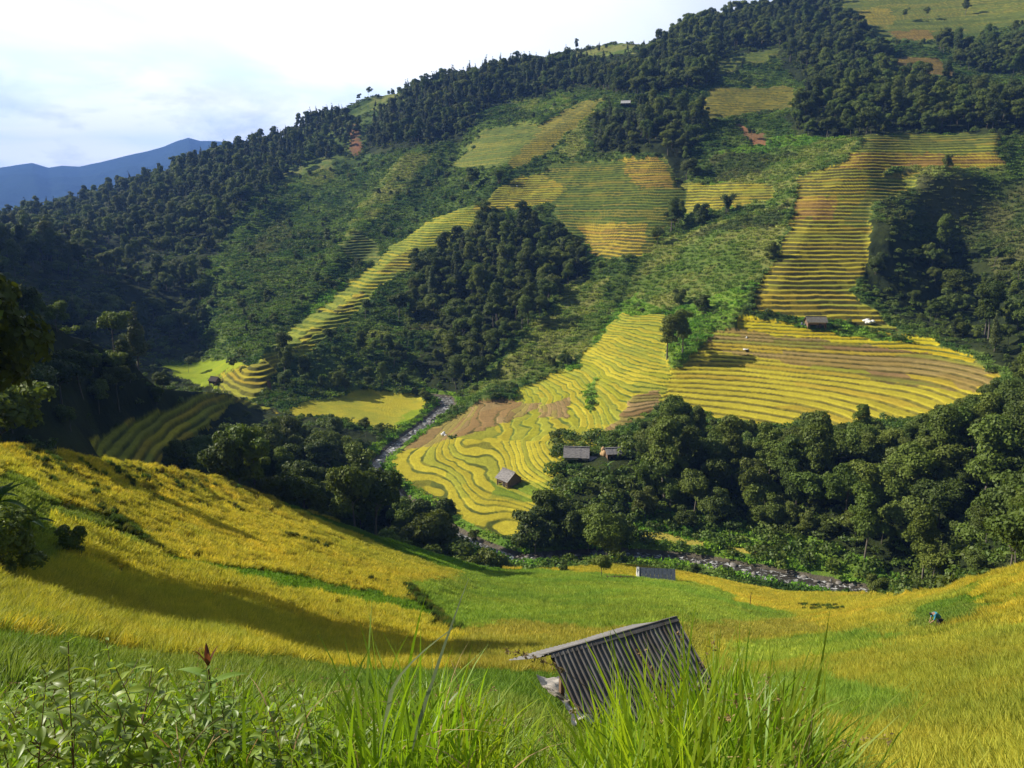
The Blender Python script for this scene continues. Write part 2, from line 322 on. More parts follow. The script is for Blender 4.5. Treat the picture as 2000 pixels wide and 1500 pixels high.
P1 = [
 ('ripe', [(-500,-500),(2600,-500),(2600,1700),(-500,1700)]),
 ('ripet', [(-500,840),(0,868),(300,912),(480,955),(560,985),(620,1040),(480,1010),(250,975),(120,960),(60,930),(0,905),(-500,900)]),
 ('verge', [(495,950),(560,985),(640,1012),(740,1045),(850,1080),(950,1108),(1060,1112),(1020,1130),(905,1122),(860,1112),(760,1075),(660,1035),(560,990)]),
 ('green', [(800,1150),(860,1140),(905,1122),(1060,1112),(1200,1125),(1320,1128),(1400,1150),(1450,1185),(1560,1205),(1500,1225),(1400,1225),(1150,1238),(1000,1218),(900,1236),(830,1210)]),
 ('ripe', [(1000,1100),(1250,1096),(1320,1110),(1330,1128),(1200,1128),(1060,1116)]),
 ('amber', [(890,1240),(1000,1216),(1150,1236),(1420,1226),(1560,1212),(1620,1235),(1500,1252),(1380,1262),(1380,1320),(880,1330)]),
 ('mixed', [(1380,1262),(1500,1252),(1620,1235),(1700,1225),(1850,1228),(2600,1215),(2600,1700),(1300,1700),(1300,1300)]),
 ('green', [(1420,1268),(1520,1255),(1640,1238),(1760,1250),(1720,1275),(1500,1310),(1420,1310)]),
 ('green', [(1400,1340),(1600,1330),(1800,1390),(1700,1440),(1500,1420)]),
 ('mixed', [(1600,1480),(1850,1400),(2600,1330),(2600,1700),(1600,1700)]),
 ('mixed', [(1700,1195),(1900,1150),(1880,1180),(1800,1215),(1720,1215)]),
 ('bankg', [(1760,1225),(1790,1190),(1860,1168),(1930,1175),(1935,1200),(1880,1222),(1820,1235)]),
 ('verge', [(1900,1142),(1912,1135),(1922,1165),(1914,1192)]), ('verge', [(1944,1130),(1954,1125),(1960,1185),(1949,1190)]), ('verge', [(1983,1118),(1994,1113),(1998,1175),(1987,1178)]), ('verge', [(1868,1155),(1876,1150),(1882,1170),(1874,1180)]),
 ('bankg', [(20,925),(60,945),(130,1000),(240,1010),(300,1070),(270,1085),(200,1040),(110,1020),(130,1060),(110,1110),(0,1080),(-300,1060),(-300,940)]),
 ('verge', [(560,1120),(680,1150),(790,1178),(780,1195),(680,1180),(520,1150),(300,1090)]),
 ('verge', [(785,1148),(800,1150),(850,1205),(905,1240),(880,1242),(800,1195)]),
 ('bankg', [(0,1250),(100,1255),(330,1300),(520,1290),(700,1318),(900,1318),(1100,1320),(1300,1350),(1420,1330),(1520,1400),(1560,1500),(1560,1700),(-500,1700),(-500,1240)]),
 ('mixed', [(-500,1060),(0,1075),(80,1110),(180,1150),(420,1230),(500,1275),(330,1298),(100,1250),(0,1248),(-500,1240)]),
]
P3 = [
 ('wood', [(1195,870),(1330,850),(1460,880),(1600,880),(1720,870),(1850,820),(1960,770),(2600,700),(2600,1200),(1850,1165),(1700,1110),(1500,1060),(1220,1045),(1090,1010),(1085,930)]),
 ('lush', [(1230,985),(1400,1000),(1560,1040),(1720,1100),(1760,1160),(1600,1130),(1400,1080),(1230,1060)]),
 ('wood', [(830,500),(880,460),(950,420),(1040,420),(1120,470),(1160,530),(1085,570),(1010,650),(900,775),(850,770),(800,720),(860,640),(800,560)]),
 ('wood', [(-500,600),(-500,440),(0,430),(430,290),(560,300),(450,440),(380,560),(400,700),(200,720),(0,650)]),
 ('wood', [(780,170),(1000,120),(1350,40),(1600,-20),(1740,110),(1740,190),(1560,275),(1530,240),(1590,180),(1500,95),(1400,160),(1250,185),(1130,165),(950,205),(900,270),(720,300),(710,260)]),
 ('wood', [(1150,225),(1300,195),(1390,240),(1350,300),(1340,380),(1300,310),(1160,300)]),
 ('wood', [(1560,250),(1700,150),(1850,170),(2600,190),(2600,250),(1740,258),(1600,285)]),
 ('wood', [(1700,430),(1770,470),(2000,480),(2000,740),(1900,690),(1760,620),(1690,560)]),
 ('wood', [(-500,600),(0,600),(500,780),(650,835),(770,850),(740,1050),(-500,1000)]),
 ('lush', [(1560,340),(1680,262),(1500,270),(1400,300),(1380,400),(1540,395)]),
 ('brush',[(1760,335),(2600,330),(2600,640),(2000,600),(1900,480),(1760,470),(1710,420)]),
 ('amber',[(1245,1042),(1300,1040),(1385,1058),(1380,1070),(1300,1062),(1250,1056)]), ('amber',[(1418,1066),(1460,1070),(1525,1078),(1520,1088),(1420,1078)]),
 ('grass',[(1740,325),(2600,312),(2600,345),(1800,345)]),
 ('grass',[(1190,530),(1120,548),(1075,600),(990,700),(905,780),(1000,762),(1080,728),(1150,680),(1215,590),(1180,560)]),
 ('grass',[(1225,560),(1240,510),(1290,465),(1350,442),(1545,392),(1520,480),(1490,555),(1460,590),(1300,600)]),
 ('brush',[(1300,470),(1380,440),(1540,395),(1520,440),(1400,450)]),
 ('lush', [(1135,700),(1200,600),(1240,560),(1300,600),(1212,612),(1140,700),(1150,760),(1140,770),(1090,725)]),
 ('lush', [(1300,600),(1480,560),(1440,625),(1395,668),(1345,705),(1310,730),(1305,650)]),
 ('grass',[(1400,310),(1680,262),(1650,318),(1560,340),(1548,392),(1440,400)]),
 ('brush',[(1380,310),(1470,290),(1560,300),(1480,335),(1400,350)]),
 ('grass',[(715,205),(780,170),(795,195),(735,215)]),
 ('grass',[(1000,192),(1120,180),(1118,200),(1030,215)]),
 ('grass',[(1130,100),(1260,85),(1230,110),(1120,120)]),
 ('grass',[(1090,290),(1150,220),(1150,280),(1115,310)]),
 ('grass',[(700,390),(800,290),(850,300),(770,380),(690,470),(660,480)]),
 ('grass',[(520,340),(640,300),(660,360),(560,370)]),
 ('brush',[(480,480),(540,430),(560,420),(570,470),(500,500)]),
 ('grass',[(760,500),(900,410),(960,415),(850,480),(740,560),(680,590)]),
 ('lush', [(650,560),(740,540),(680,600),(610,650),(560,670),(600,600)]),
 ('grass',[(700,650),(790,640),(760,690),(700,690)]),
 ('brush',[(800,600),(880,590),(860,650),(780,650)]),
 ('spurt',[(930,398),(965,412),(860,472),(795,522),(745,562),(705,604),(645,652),(585,692),(505,742),(450,768),(452,742),(515,688),(585,626),(645,584),(700,538),(760,482),(850,424)]),
 ('soil', [(1440,250),(1500,268),(1492,282),(1445,272)]),
 ('soil', [(678,248),(700,240),(706,292),(688,300)]),
 ('soil', [(508,705),(522,700),(528,755),(512,750)]),
 ('big',  [(1306,725),(1345,705),(1390,668),(1440,655),(1950,740),(1940,762),(1900,775),(1790,812),(1640,835),(1480,826),(1400,815),(1290,790)]),
 ('bandy',[(1440,622),(1560,628),(1720,640),(1800,655),(1900,695),(1890,712),(1700,680),(1440,655)]),
 ('bigbrown',[(1390,650),(1450,645),(1700,672),(1900,702),(1948,735),(1900,765),(1700,735),(1480,692),(1370,675)]),
 ('lush', [(1560,615),(1620,622),(1760,655),(1790,672),(1640,650),(1550,632)]),
 ('tall', [(1468,612),(1482,560),(1520,490),(1552,400),(1556,348),(1655,322),(1700,300),(1740,320),(1700,400),(1695,520),(1660,560),(1700,600),(1760,640),(1560,618)]),
 ('tallg',[(1690,318),(1720,345),(1800,335),(1795,365),(1700,402),(1695,440),(1640,440),(1700,370)]),
 ('tallg',[(1690,262),(1955,256),(1950,300),(1680,312),(1660,320)]),
 ('tallb',[(1660,300),(1950,296),(1970,318),(1800,330),(1640,330)]),
 ('tallb',[(1556,385),(1640,378),(1620,425),(1545,425)]),
 ('curl', [(1212,608),(1300,604),(1312,650),(1300,692),(1312,730),(1300,782),(1205,830),(1170,866),(1060,860),(880,862),(990,812),(1000,790),(1010,762),(1092,724),(1132,722),(1140,690)]),
 ('lush', [(1143,770),(1165,735),(1165,790),(1150,800)]),
 ('stub', [(1240,770),(1290,760),(1295,790),(1190,842),(1180,835)]),
 ('stub', [(1060,790),(1110,775),(1105,815),(1050,815)]),
 ('knoll',[(770,880),(880,856),(1060,860),(1190,866),(1100,890),(1085,930),(1085,1010),(1070,1035),(950,1050),(850,1030),(760,985),(725,965),(740,920)]),
 ('knollg',[(960,935),(1040,940),(1085,945),(1085,985),(1020,975),(960,968)]),
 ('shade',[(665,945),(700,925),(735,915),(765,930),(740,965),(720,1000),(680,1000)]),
 ('stub', [(755,884),(905,798),(960,782),(1060,790),(990,822),(900,852),(830,872)]),
 ('flat', [(560,795),(640,776),(760,770),(832,780),(826,808),(786,842),(742,838),(690,830),(640,820),(575,808)]),
 ('flatg',[(768,838),(790,810),(832,786),(828,806),(786,842)]),
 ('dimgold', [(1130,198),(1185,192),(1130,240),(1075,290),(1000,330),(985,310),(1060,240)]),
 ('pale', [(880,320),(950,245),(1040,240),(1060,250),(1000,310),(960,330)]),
 ('face', [(1060,316),(1300,310),(1345,385),(1335,405),(1265,490),(1180,505),(1110,450),(1075,400)]),
 ('faceg',[(1215,312),(1290,312),(1318,362),(1240,362)]),
 ('faceg',[(1130,440),(1262,430),(1250,495),(1160,500)]),
 ('gold', [(915,414),(1000,345),(1060,338),(1105,368),(1078,396),(940,415)]),
 ('gold', [(735,528),(800,484),(842,492),(836,512),(762,530)]),
 ('gold', [(645,612),(672,592),(712,562),(700,590),(662,618)]),
 ('gold', [(560,688),(605,640),(628,642),(592,672)]),
 ('gold', [(455,772),(478,715),(560,676),(570,684),(520,740),(500,778)]),
 ('gold', [(1335,350),(1500,355),(1515,380),(1430,396),(1340,412)]),
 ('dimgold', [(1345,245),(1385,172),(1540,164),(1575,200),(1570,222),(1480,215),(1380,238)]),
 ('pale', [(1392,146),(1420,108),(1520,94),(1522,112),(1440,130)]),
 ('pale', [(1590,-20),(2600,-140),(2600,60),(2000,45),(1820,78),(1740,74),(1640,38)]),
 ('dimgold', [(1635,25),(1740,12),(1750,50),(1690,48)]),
 ('ochre',[(1740,60),(1820,56),(1820,76),(1750,76)]),
 ('ochre',[(1738,112),(1830,110),(1880,150),(1760,138)]),
 ('face', [(1880,150),(1960,175),(2600,172),(2600,205),(1940,198)]),
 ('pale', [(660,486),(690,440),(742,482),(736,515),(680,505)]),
 ('flatg',[(312,712),(370,708),(470,700),(480,712),(445,740),(400,752),(340,730)]),
 ('gold', [(410,738),(480,708),(500,720),(480,775),(440,768)]),
]
P2 = [('wood', [(-500,300),(600,600),(600,1200),(-500,1200)]),
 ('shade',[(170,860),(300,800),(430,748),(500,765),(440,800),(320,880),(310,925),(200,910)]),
 ('gold', [(420,745),(470,742),(545,800),(480,790),(400,762)])]
C2 = C3.copy()
for n_, p_ in P1: fill(C1, p_, CI[n_])
for n_, p_ in P2: fill(C2, p_, CI[n_])
for n_, p_ in P3: fill(C3, p_, CI[n_])
# tree density outlines (fraction of full canopy) for ground behind the near slope
TD3 = [
 (.98, [(1185,885),(1300,840),(1460,862),(1600,868),(1720,862),(1850,812),(1960,772),(2600,740),(2600,1200),(1850,1165),(1760,1140),(1640,1085),(1500,1045),(1350,1010),(1220,1030),(1090,1050),(1085,950)]),
 (.55, [(1230,1010),(1400,1020),(1560,1050),(1720,1110),(1740,1150),(1600,1120),(1400,1075),(1230,1060)]),
 (1.0, [(830,530),(880,480),(950,440),(1040,435),(1120,480),(1150,540),(1085,585),(1010,665),(900,780),(845,770),(790,740),(850,650),(800,580)]),
 (.5,  [(520,770),(560,690),(640,640),(700,600),(800,590),(850,640),(840,765),(700,762),(600,765)]),
 (.66, [(-500,440),(0,430),(430,298),(650,222),(705,250),(665,305),(570,335),(480,400),(430,470),(330,470),(200,480),(150,540),(0,560),(-500,600)]),
 (.5,  [(-500,600),(0,560),(150,540),(330,470),(425,475),(400,560),(405,690),(200,710),(-500,700)]),
 (.12, [(405,560),(480,450),(600,410),(700,330),(800,300),(830,330),(760,400),(660,500),(620,620),(540,680),(420,690)]),
 (.28, [(720,560),(650,500),(760,400),(900,330),(960,330),(900,400),(800,480)]),
 (.98, [(800,178),(1000,132),(1110,122),(1140,140),(1250,135),(1290,90),(1350,50),(1600,-10),(1740,110),(1745,190),(1560,272),(1540,240),(1590,180),(1520,90),(1400,100),(1390,165),(1250,192),(1130,168),(950,205),(900,270),(740,290),(705,280),(740,225)]),
 (.9,  [(1155,240),(1300,200),(1380,250),(1345,300),(1345,370),(1310,305),(1170,298)]),
 (.95, [(1560,262),(1700,160),(1850,175),(2600,200),(2600,250),(1740,258),(1600,280)]),
 (.8,  [(1820,90),(2600,40),(2600,165),(1900,148)]),
 (.55, [(1690,440),(1760,490),(1850,500),(2000,510),(2600,560),(2600,760),(1960,730),(1860,660),(1760,600),(1675,540)]),
 (.9,  [(1262,400),(1330,420),(1330,480),(1270,500),(1250,450)]),
 (.0,  [(1555,340),(1690,262),(1400,300),(1360,400),(1430,405),(1540,395),(1520,490),(1490,560),(1220,560),(1240,505)]),
 (.04, [(1760,335),(2600,330),(2600,500),(1850,480),(1760,470),(1710,420)]),
 (.03, [(1190,530),(1120,548),(1075,600),(990,700),(905,780),(1000,762),(1080,728),(1150,680),(1215,590)]),
]
TD2 = [(1.0, [(-500,560),(0,598),(150,650),(250,700),(310,740),(420,760),(300,800),(150,850),(-500,880)]),
       (.95, [(330,905),(360,850),(500,800),(640,830),(760,850),(740,880),(690,940),(700,1060),(500,1000),(330,925)]),]
TD3 += [(0, [(930,385),(975,412),(865,480),(800,530),(750,568),(705,612),(645,660),(585,700),(505,750),(440,775),(440,740),(505,684),(575,622),(635,580),(690,534),(750,478),(840,418)]),
 (.02, [(700,390),(800,290),(850,300),(770,380),(720,440),(690,520),(650,500)])]
for v_, p_ in TD3: fill(F3, p_, v_)
fill(F3, [(330,905),(360,860),(500,808),(560,812),(640,828),(770,850),(770,868),(700,920),(690,950),(740,1000),(1000,1065),(1000,1100),(700,1070),(500,1000),(330,925)], .9)
for v_, p_ in TD2: fill(F2, p_, v_)
crop_ids = [CI[n] for n in NAMES if len(CLS[n]) > 6 or n.startswith('flat')]
for n_, p_ in P3:
    if n_ in ('big','bandy','bigbrown','tall','tallg','tallb','curl','stub','knoll','knollg','shade','flat','flatg','gold','spurt','dimgold','pale','face','faceg','ochre'): fill(F3, p_, 0.0)
fill(F2, P2[1][1], 0.02)
for q_ in ([(1235,1035),(1400,1045),(1400,1078),(1240,1066)], [(1405,1055),(1535,1068),(1530,1098),(1405,1085)]): fill(F3, q_, 0)
# ------------------------------------------------------------------ classify the ground, cut the terraces, colour it
PX, PY = project(XX, YY, H)
jx = fbm(XX / 8, YY / 8, 5, 4, .65) * 12; jy = fbm(XX / 8, YY / 8, 9, 4, .65) * 7
jx += noise(XX / 2.6, YY / 2.6, 6) * 5 * (LAYER > 1); jy += noise(XX / 2.6, YY / 2.6, 7) * 3 * (LAYER > 1)
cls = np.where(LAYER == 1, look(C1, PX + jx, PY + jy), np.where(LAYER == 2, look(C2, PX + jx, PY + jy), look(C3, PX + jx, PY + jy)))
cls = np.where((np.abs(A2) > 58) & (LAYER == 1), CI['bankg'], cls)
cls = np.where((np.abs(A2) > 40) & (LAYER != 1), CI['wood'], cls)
rivb = (rv_d < 3.0) & (rv_d > -90)
cls = np.where((rv_d < 2.2), CI['lush'], cls)
rel = np.array([CLS[n][5] for n in NAMES], np.float32)[cls]
# soft relief weight
relw = rel.copy()
for _ in range(6):
    relw[1:-1] = (relw[:-2] + relw[1:-1] + relw[2:]) / 3; relw[:, 1:-1] = (relw[:, :-2] + relw[:, 1:-1] + relw[:, 2:]) / 3
far = sstep(110, 260, Rr)
n_big = fbm(XX / 42, YY / 42, 21, 4); n_sm = fbm(XX / 7, YY / 7, 31, 4, .6)
relH = relw * (n_big * 5.0 * far + n_sm * (0.25 + .75 * far)) * np.where(rv_d < 12, sstep(1, 12, rv_d), 1)
ridge = (1 - np.abs(fbm(XX / 60, YY / 60, 41, 3)) * 2.2) * sstep(260, 420, Rr) * relw
kno = np.where(np.isin(cls, [CI['knoll'], CI['knollg'], CI['stub']]), .12, np.where(np.isin(cls, [CI['big'], CI['bigbrown'], CI['bandy']]), .45, 1.0))
for _ in range(8):
    kno[1:-1] = (kno[:-2] + kno[1:-1] + kno[2:]) / 3; kno[:, 1:-1] = (kno[:, :-2] + kno[:, 1:-1] + kno[:, 2:]) / 3
H0 = H + kno * fbm(XX / 26, YY / 26, 51, 3) * 0.9 * sstep(20, 60, Rr) * np.where(rv_d < 12, sstep(1, 12, rv_d), 1)
H0 = H0 + relH - np.maximum(ridge, 0) * 0 
step = np.array([CLS[n][2] for n in NAMES], np.float32)[cls]; frac = np.array([CLS[n][3] or .5 for n in NAMES], np.float32)[cls]; wob = np.array([CLS[n][4] for n in NAMES], np.float32)[cls]
warp = (fbm(XX / 14, YY / 14, 61, 4, .55) * 1.3 * np.sqrt(kno) + fbm(XX / 3.0, YY / 3.0, 65, 2) * .12) * wob
st = np.where(step > 0, step, 1.0)
# the step height itself varies between parts of the hill: local stretch
q = (H0 + warp) / st
k = np.floor(q); u = q - k
v = np.clip((u - frac) / (1 - frac), 0, 1)
g = np.where(u < frac, 0.10 * u / frac, .10 + .90 * v * v * (3 - 2 * v))
HT = (st * (k + g) - warp).astype(np.float32)
HF = np.where(step > 0, HT, H0).astype(np.float32)
HF = np.where(LAYER == 1, H + (HF - H) * .45 * sstep(6, 30, Rr), HF).astype(np.float32)
# colours
def arr(i): return np.array([CLS[n][i] for n in NAMES], np.float32)
CA, CB = arr(0)[cls], arr(1)[cls]
mixn = sstep(-.35, .35, fbm(XX / 11, YY / 11, 71, 4, .6) + fbm(XX / 2.1, YY / 2.1, 77, 3) * .35)[..., None]
col = CA * (1 - mixn) + CB * mixn
terr = step > 0
for n in NAMES:
    c = CLS[n]
    if len(c) < 7: continue
    m = (cls == CI[n])
    if not m.any(): continue
    pal = np.array(c[6], np.float32); kk = k[m]; uu = u[m]; vv = v[m]; x = XX[m]; y = YY[m]
    crop = kk + (vv > .5)
    seg = np.floor(noise(x / 30 + crop * 7.3, y / 30, 81) * 1.6 + rnd(crop, 3) * 3)
    idx = (rnd(crop, seg, 5) * len(pal)).astype(int) % len(pal)
    cc = pal[idx] * (0.88 + .24 * rnd(crop, seg, 9))[:, None] * (1 + .16 * fbm(x / 1.3, y / 1.3, 83, 3))[:, None]
    br = np.array(c[7], np.float32)[None] * (1 + .5 * fbm(x / 1.8, y / 1.8, 85, 3))[:, None]
    lip = .74 if n in ('tall', 'tallg', 'tallb', 'face', 'faceg', 'gold', 'spurt', 'dimgold', 'pale', 'ochre') else .50
    crop = kk + (vv > lip)
    inris = sstep(.02, .14, vv) * (1 - sstep(lip, lip + .15, vv))
    if n == 'ripet': inris = inris * (noise(x / 6, y / 6, 89) > .05)
    inris = inris * (0.72 + .28 * (noise(x / 4, y / 4, 88) > -.3))
    edge = sstep(frac[m] - .10, frac[m], uu) * (vv < .02)
    cc = cc * (1 - .12 * edge[:, None])
    col[m] = cc * (1 - inris[:, None]) + br * inris[:, None]
col = np.clip(col * (1 + .10 * fbm(XX / .9, YY / .9, 91, 2))[..., None], .004, .8).astype(np.float32)
rockb = (rv_d < .35)
col[rockb] = np.array((.10, .085, .06), np.float32) * (1 + .4 * fbm(XX[rockb], YY[rockb], 93, 2))[:, None]
iscrop = (terr | np.isin(cls, [CI['flat'], CI['flatg']])) & (LAYER > 1)

def zat(x, y, T=None):
    T = HF if T is None else T
    x = np.atleast_1d(np.asarray(x, float)); y = np.atleast_1d(np.asarray(y, float))
    a = np.degrees(np.arctan2(x, y)); d = np.hypot(x, y)
    fi = np.interp(a, AZ, np.arange(len(AZ))); fj = np.interp(d, RD, np.arange(len(RD)))
    i = np.clip(fi.astype(int), 0, len(AZ) - 2); j = np.clip(fj.astype(int), 0, len(RD) - 2); fi = fi - i; fj = fj - j
    return (T[i, j] * (1 - fi) + T[i + 1, j] * fi) * (1 - fj) + (T[i, j + 1] * (1 - fi) + T[i + 1, j + 1] * fi) * fj
def nearest(T, x, y):
    a = np.degrees(np.arctan2(x, y)); d = np.hypot(x, y)
    i = np.clip(np.round(np.interp(a, AZ, np.arange(len(AZ)))).astype(int), 0, len(AZ) - 1); j = np.clip(np.round(np.interp(d, RD, np.arange(len(RD)))).astype(int), 0, len(RD) - 1)
    return T[i, j]
TANR = np.maximum.accumulate(HF / Rr, axis=1)
def ground(px, py, dmin=1.0, dmax=3000):
    """first point of the ground on the sight line, as a place in the world"""
    a, t = raydir(px, py); i = int(np.argmin(abs(AZ - math.degrees(a)))); 
    tr = HF[i] / RD; ok = np.where((tr >= t) & (RD >= dmin) & (RD <= dmax))[0]
    j = ok[0] if len(ok) else len(RD) - 1
    d = RD[j]; x, y = math.sin(a) * d, math.cos(a) * d
    return x, y, float(zat(x, y)[0])

def new_mesh(name, V, Fc, smooth=True):
    me = bpy.data.meshes.new(name); V = np.ascontiguousarray(V, np.float32).reshape(-1, 3); Fc = np.ascontiguousarray(Fc, np.int32)
    n = Fc.shape[1]
    me.vertices.add(len(V)); me.vertices.foreach_set('co', V.ravel())
    me.loops.add(Fc.size); me.loops.foreach_set('vertex_index', Fc.ravel())
    me.polygons.add(len(Fc)); me.polygons.foreach_set('loop_start', np.arange(0, Fc.size, n, dtype=np.int32))
    if smooth is not None: me.polygons.foreach_set('use_smooth', np.full(len(Fc), bool(smooth)))
    me.update(calc_edges=True)
    return me
def vcol(me, C, name='tone'):
    at = me.color_attributes.new(name, 'FLOAT_COLOR', 'POINT')
    C = np.asarray(C, np.float32); C4 = np.ones((len(C), 4), np.float32); C4[:, :C.shape[1]] = C; at.data.foreach_set('color', C4.ravel())
def gridfaces(n, m, wrap=False):
    i = np.arange(n - 1)[:, None]; j = np.arange(m - 1)[None]; a = (i * m + j)
    return np.stack([a, a + 1, a + m + 1, a + m], -1).reshape(-1, 4)
def link(name, me, mats=(), parent=None, **props):
    o = bpy.data.objects.new(name, me); COL.objects.link(o); o.parent = parent
    for m in (mats if isinstance(mats, (list, tuple)) else [mats]):
        if m and m.name not in me.materials: me.materials.append(m)
    for a, b in props.items(): o[a] = b
    return o
def mat(name):
    m = bpy.data.materials.new(name); m.use_nodes = True; t = m.node_tree; t.nodes.clear()
    o = t.nodes.new('ShaderNodeOutputMaterial'); return m, t, o
def bumpy(nt, scale, dist, strength=1.0, detail=4, coord='Object'):
    t = nt.nodes.new('ShaderNodeTexCoord'); n = N(nt, 'ShaderNodeTexNoise', Scale=scale, Detail=float(detail), Roughness=.6); nt.links.new(t.outputs[coord], n.inputs['Vector'])
    b = N(nt, 'ShaderNodeBump', Strength=strength, Distance=dist); nt.links.new(n.outputs['Fac'], b.inputs['Height']); return n, b

m_ground, nt, o = mat('ground_cover')
at = N(nt, 'ShaderNodeAttribute', _attribute_name='tone')
nz, b1 = bumpy(nt, 1.6, .35, .8, 5)
nz2 = N(nt, 'ShaderNodeTexNoise', Scale=5.0, Detail=4.0, Roughness=.7); tcx = nt.nodes.new('ShaderNodeTexCoord'); nt.links.new(tcx.outputs['Object'], nz2.inputs['Vector'])
b2 = N(nt, 'ShaderNodeBump', Strength=.7, Distance=.12); nt.links.new(nz2.outputs['Fac'], b2.inputs['Height']); nt.links.new(b1.outputs[0], b2.inputs['Normal'])
mr = N(nt, 'ShaderNodeMapRange'); nt.links.new(nz2.outputs['Fac'], mr.inputs[0]); mr.inputs[1].default_value = .3; mr.inputs[2].default_value = .7; mr.inputs[3].default_value = .72; mr.inputs[4].default_value = 1.28
mx = nt.nodes.new('ShaderNodeVectorMath'); mx.operation = 'SCALE'; nt.links.new(at.outputs['Color'], mx.inputs[0]); nt.links.new(mr.outputs[0], mx.inputs['Scale'])
pb = N(nt, 'ShaderNodeBsdfPrincipled', Roughness=.95); pb.inputs['Specular IOR Level'].default_value = .08
nt.links.new(mx.outputs[0], pb.inputs['Base Color']); nt.links.new(b2.outputs[0], pb.inputs['Normal']); nt.links.new(pb.outputs[0], o.inputs[0])

V = np.stack([XX + 0 * HF, YY + 0 * HF, HF], -1)
gm = new_mesh('ground', V.reshape(-1, 3), gridfaces(len(AZ), len(RD))[:, ::-1])
col0 = col.copy()
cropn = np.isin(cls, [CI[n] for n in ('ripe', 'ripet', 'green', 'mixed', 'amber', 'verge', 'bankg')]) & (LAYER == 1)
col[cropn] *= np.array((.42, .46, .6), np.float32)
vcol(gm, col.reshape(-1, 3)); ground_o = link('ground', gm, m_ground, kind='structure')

# distant range
MSK = [(-900, 300), (-300, 345), (-100, 352), (0, 331), (50, 324), (75, 321), (105, 330), (130, 326), (165, 328), (200, 321), (230, 314), (262, 306), (300, 299), (330, 291), (358, 280), (380, 274), (402, 280), (430, 280), (470, 284), (520, 296), (700, 330), (1200, 400), (2200, 420)]
az = np.r_[np.arange(-60, 45, .12)]; rd = np.linspace(1900, 6900, 110)
a = np.radians(az)[:, None]; r = rd[None]
cpx = CX + FPX * np.tan(a) / cp
crest_t = raydir(cpx[:, 0], curve(MSK, cpx[:, 0]))[1][:, None]
s = (r - 1900) / 5000
prof = np.clip(sstep(0.0, .80, s), 0, 1) * (1 - .5 * sstep(.82, 1, s))
xm, ym = np.sin(a) * r, np.cos(a) * r
rn = (1 - 2 * np.abs(fbm(xm / 900, ym / 900, 3, 5, .55)))
zm = -330 + (crest_t * 5900 + 330) * prof + (rn - .55) * 420 * prof * (1 - prof) 
mm = new_mesh('mountains', np.stack([xm, ym, zm], -1).reshape(-1, 3), gridfaces(len(az), len(rd))[:, ::-1])
m_mt, nt, o = mat('far_forest'); n1_, b_ = bumpy(nt, .012, 30, .6, 6)
cr = N(nt, 'ShaderNodeMix', _data_type='RGBA'); cr.inputs[6].default_value = (.012, .026, .024, 1); cr.inputs[7].default_value = (.028, .046, .034, 1); nt.links.new(n1_.outputs['Fac'], cr.inputs[0])
pb = N(nt, 'ShaderNodeBsdfDiffuse'); nt.links.new(cr.outputs[2], pb.inputs[0]); nt.links.new(b_.outputs[0], pb.inputs['Normal']); nt.links.new(pb.outputs[0], o.inputs[0])
link('mountains', mm, m_mt, kind='structure')

# water
Pn = RP; tg = np.gradient(Pn, axis=0); tg /= np.linalg.norm(tg, axis=1)[:, None]; nn = np.c_[-tg[:, 1], tg[:, 0]]
cross = np.linspace(-1, 1, 9); Wv = []
for i in range(len(Pn)):
    for c in cross: Wv.append((*(Pn[i] + nn[i] * c * (RW[i] + 1.1)), WZ))
wm = new_mesh('river', np.array(Wv), gridfaces(len(Pn), 9))
m_w, nt, o = mat('river_water')
tco = nt.nodes.new('ShaderNodeTexCoord')
nf = N(nt, 'ShaderNodeTexNoise', Scale=1.1, Detail=5.0, Roughness=.65, Distortion=.8); nt.links.new(tco.outputs['Object'], nf.inputs['Vector'])
fo = N(nt, 'ShaderNodeMapRange'); nt.links.new(nf.outputs['Fac'], fo.inputs[0]); fo.inputs[1].default_value = .53; fo.inputs[2].default_value = .62; fo.inputs[4].default_value = .8
bb = N(nt, 'ShaderNodeBump', Strength=.8, Distance=.15); nt.links.new(nf.outputs['Fac'], bb.inputs['Height'])
wt = N(nt, 'ShaderNodeBsdfPrincipled', Roughness=.5); wt.inputs['Specular IOR Level'].default_value = .3; wt.inputs['Base Color'].default_value = (.035, .030, .022, 1)
fm = N(nt, 'ShaderNodeBsdfDiffuse'); fm.inputs[0].default_value = (.62, .62, .60, 1)
nt.links.new(bb.outputs[0], wt.inputs['Normal'])
ms = nt.nodes.new('ShaderNodeMixShader'); nt.links.new(fo.outputs[0], ms.inputs[0]); nt.links.new(wt.outputs[0], ms.inputs[1]); nt.links.new(fm.outputs[0], ms.inputs[2]); nt.links.new(ms.outputs[0], o.inputs[0])
link('river', wm, m_w, kind='structure')
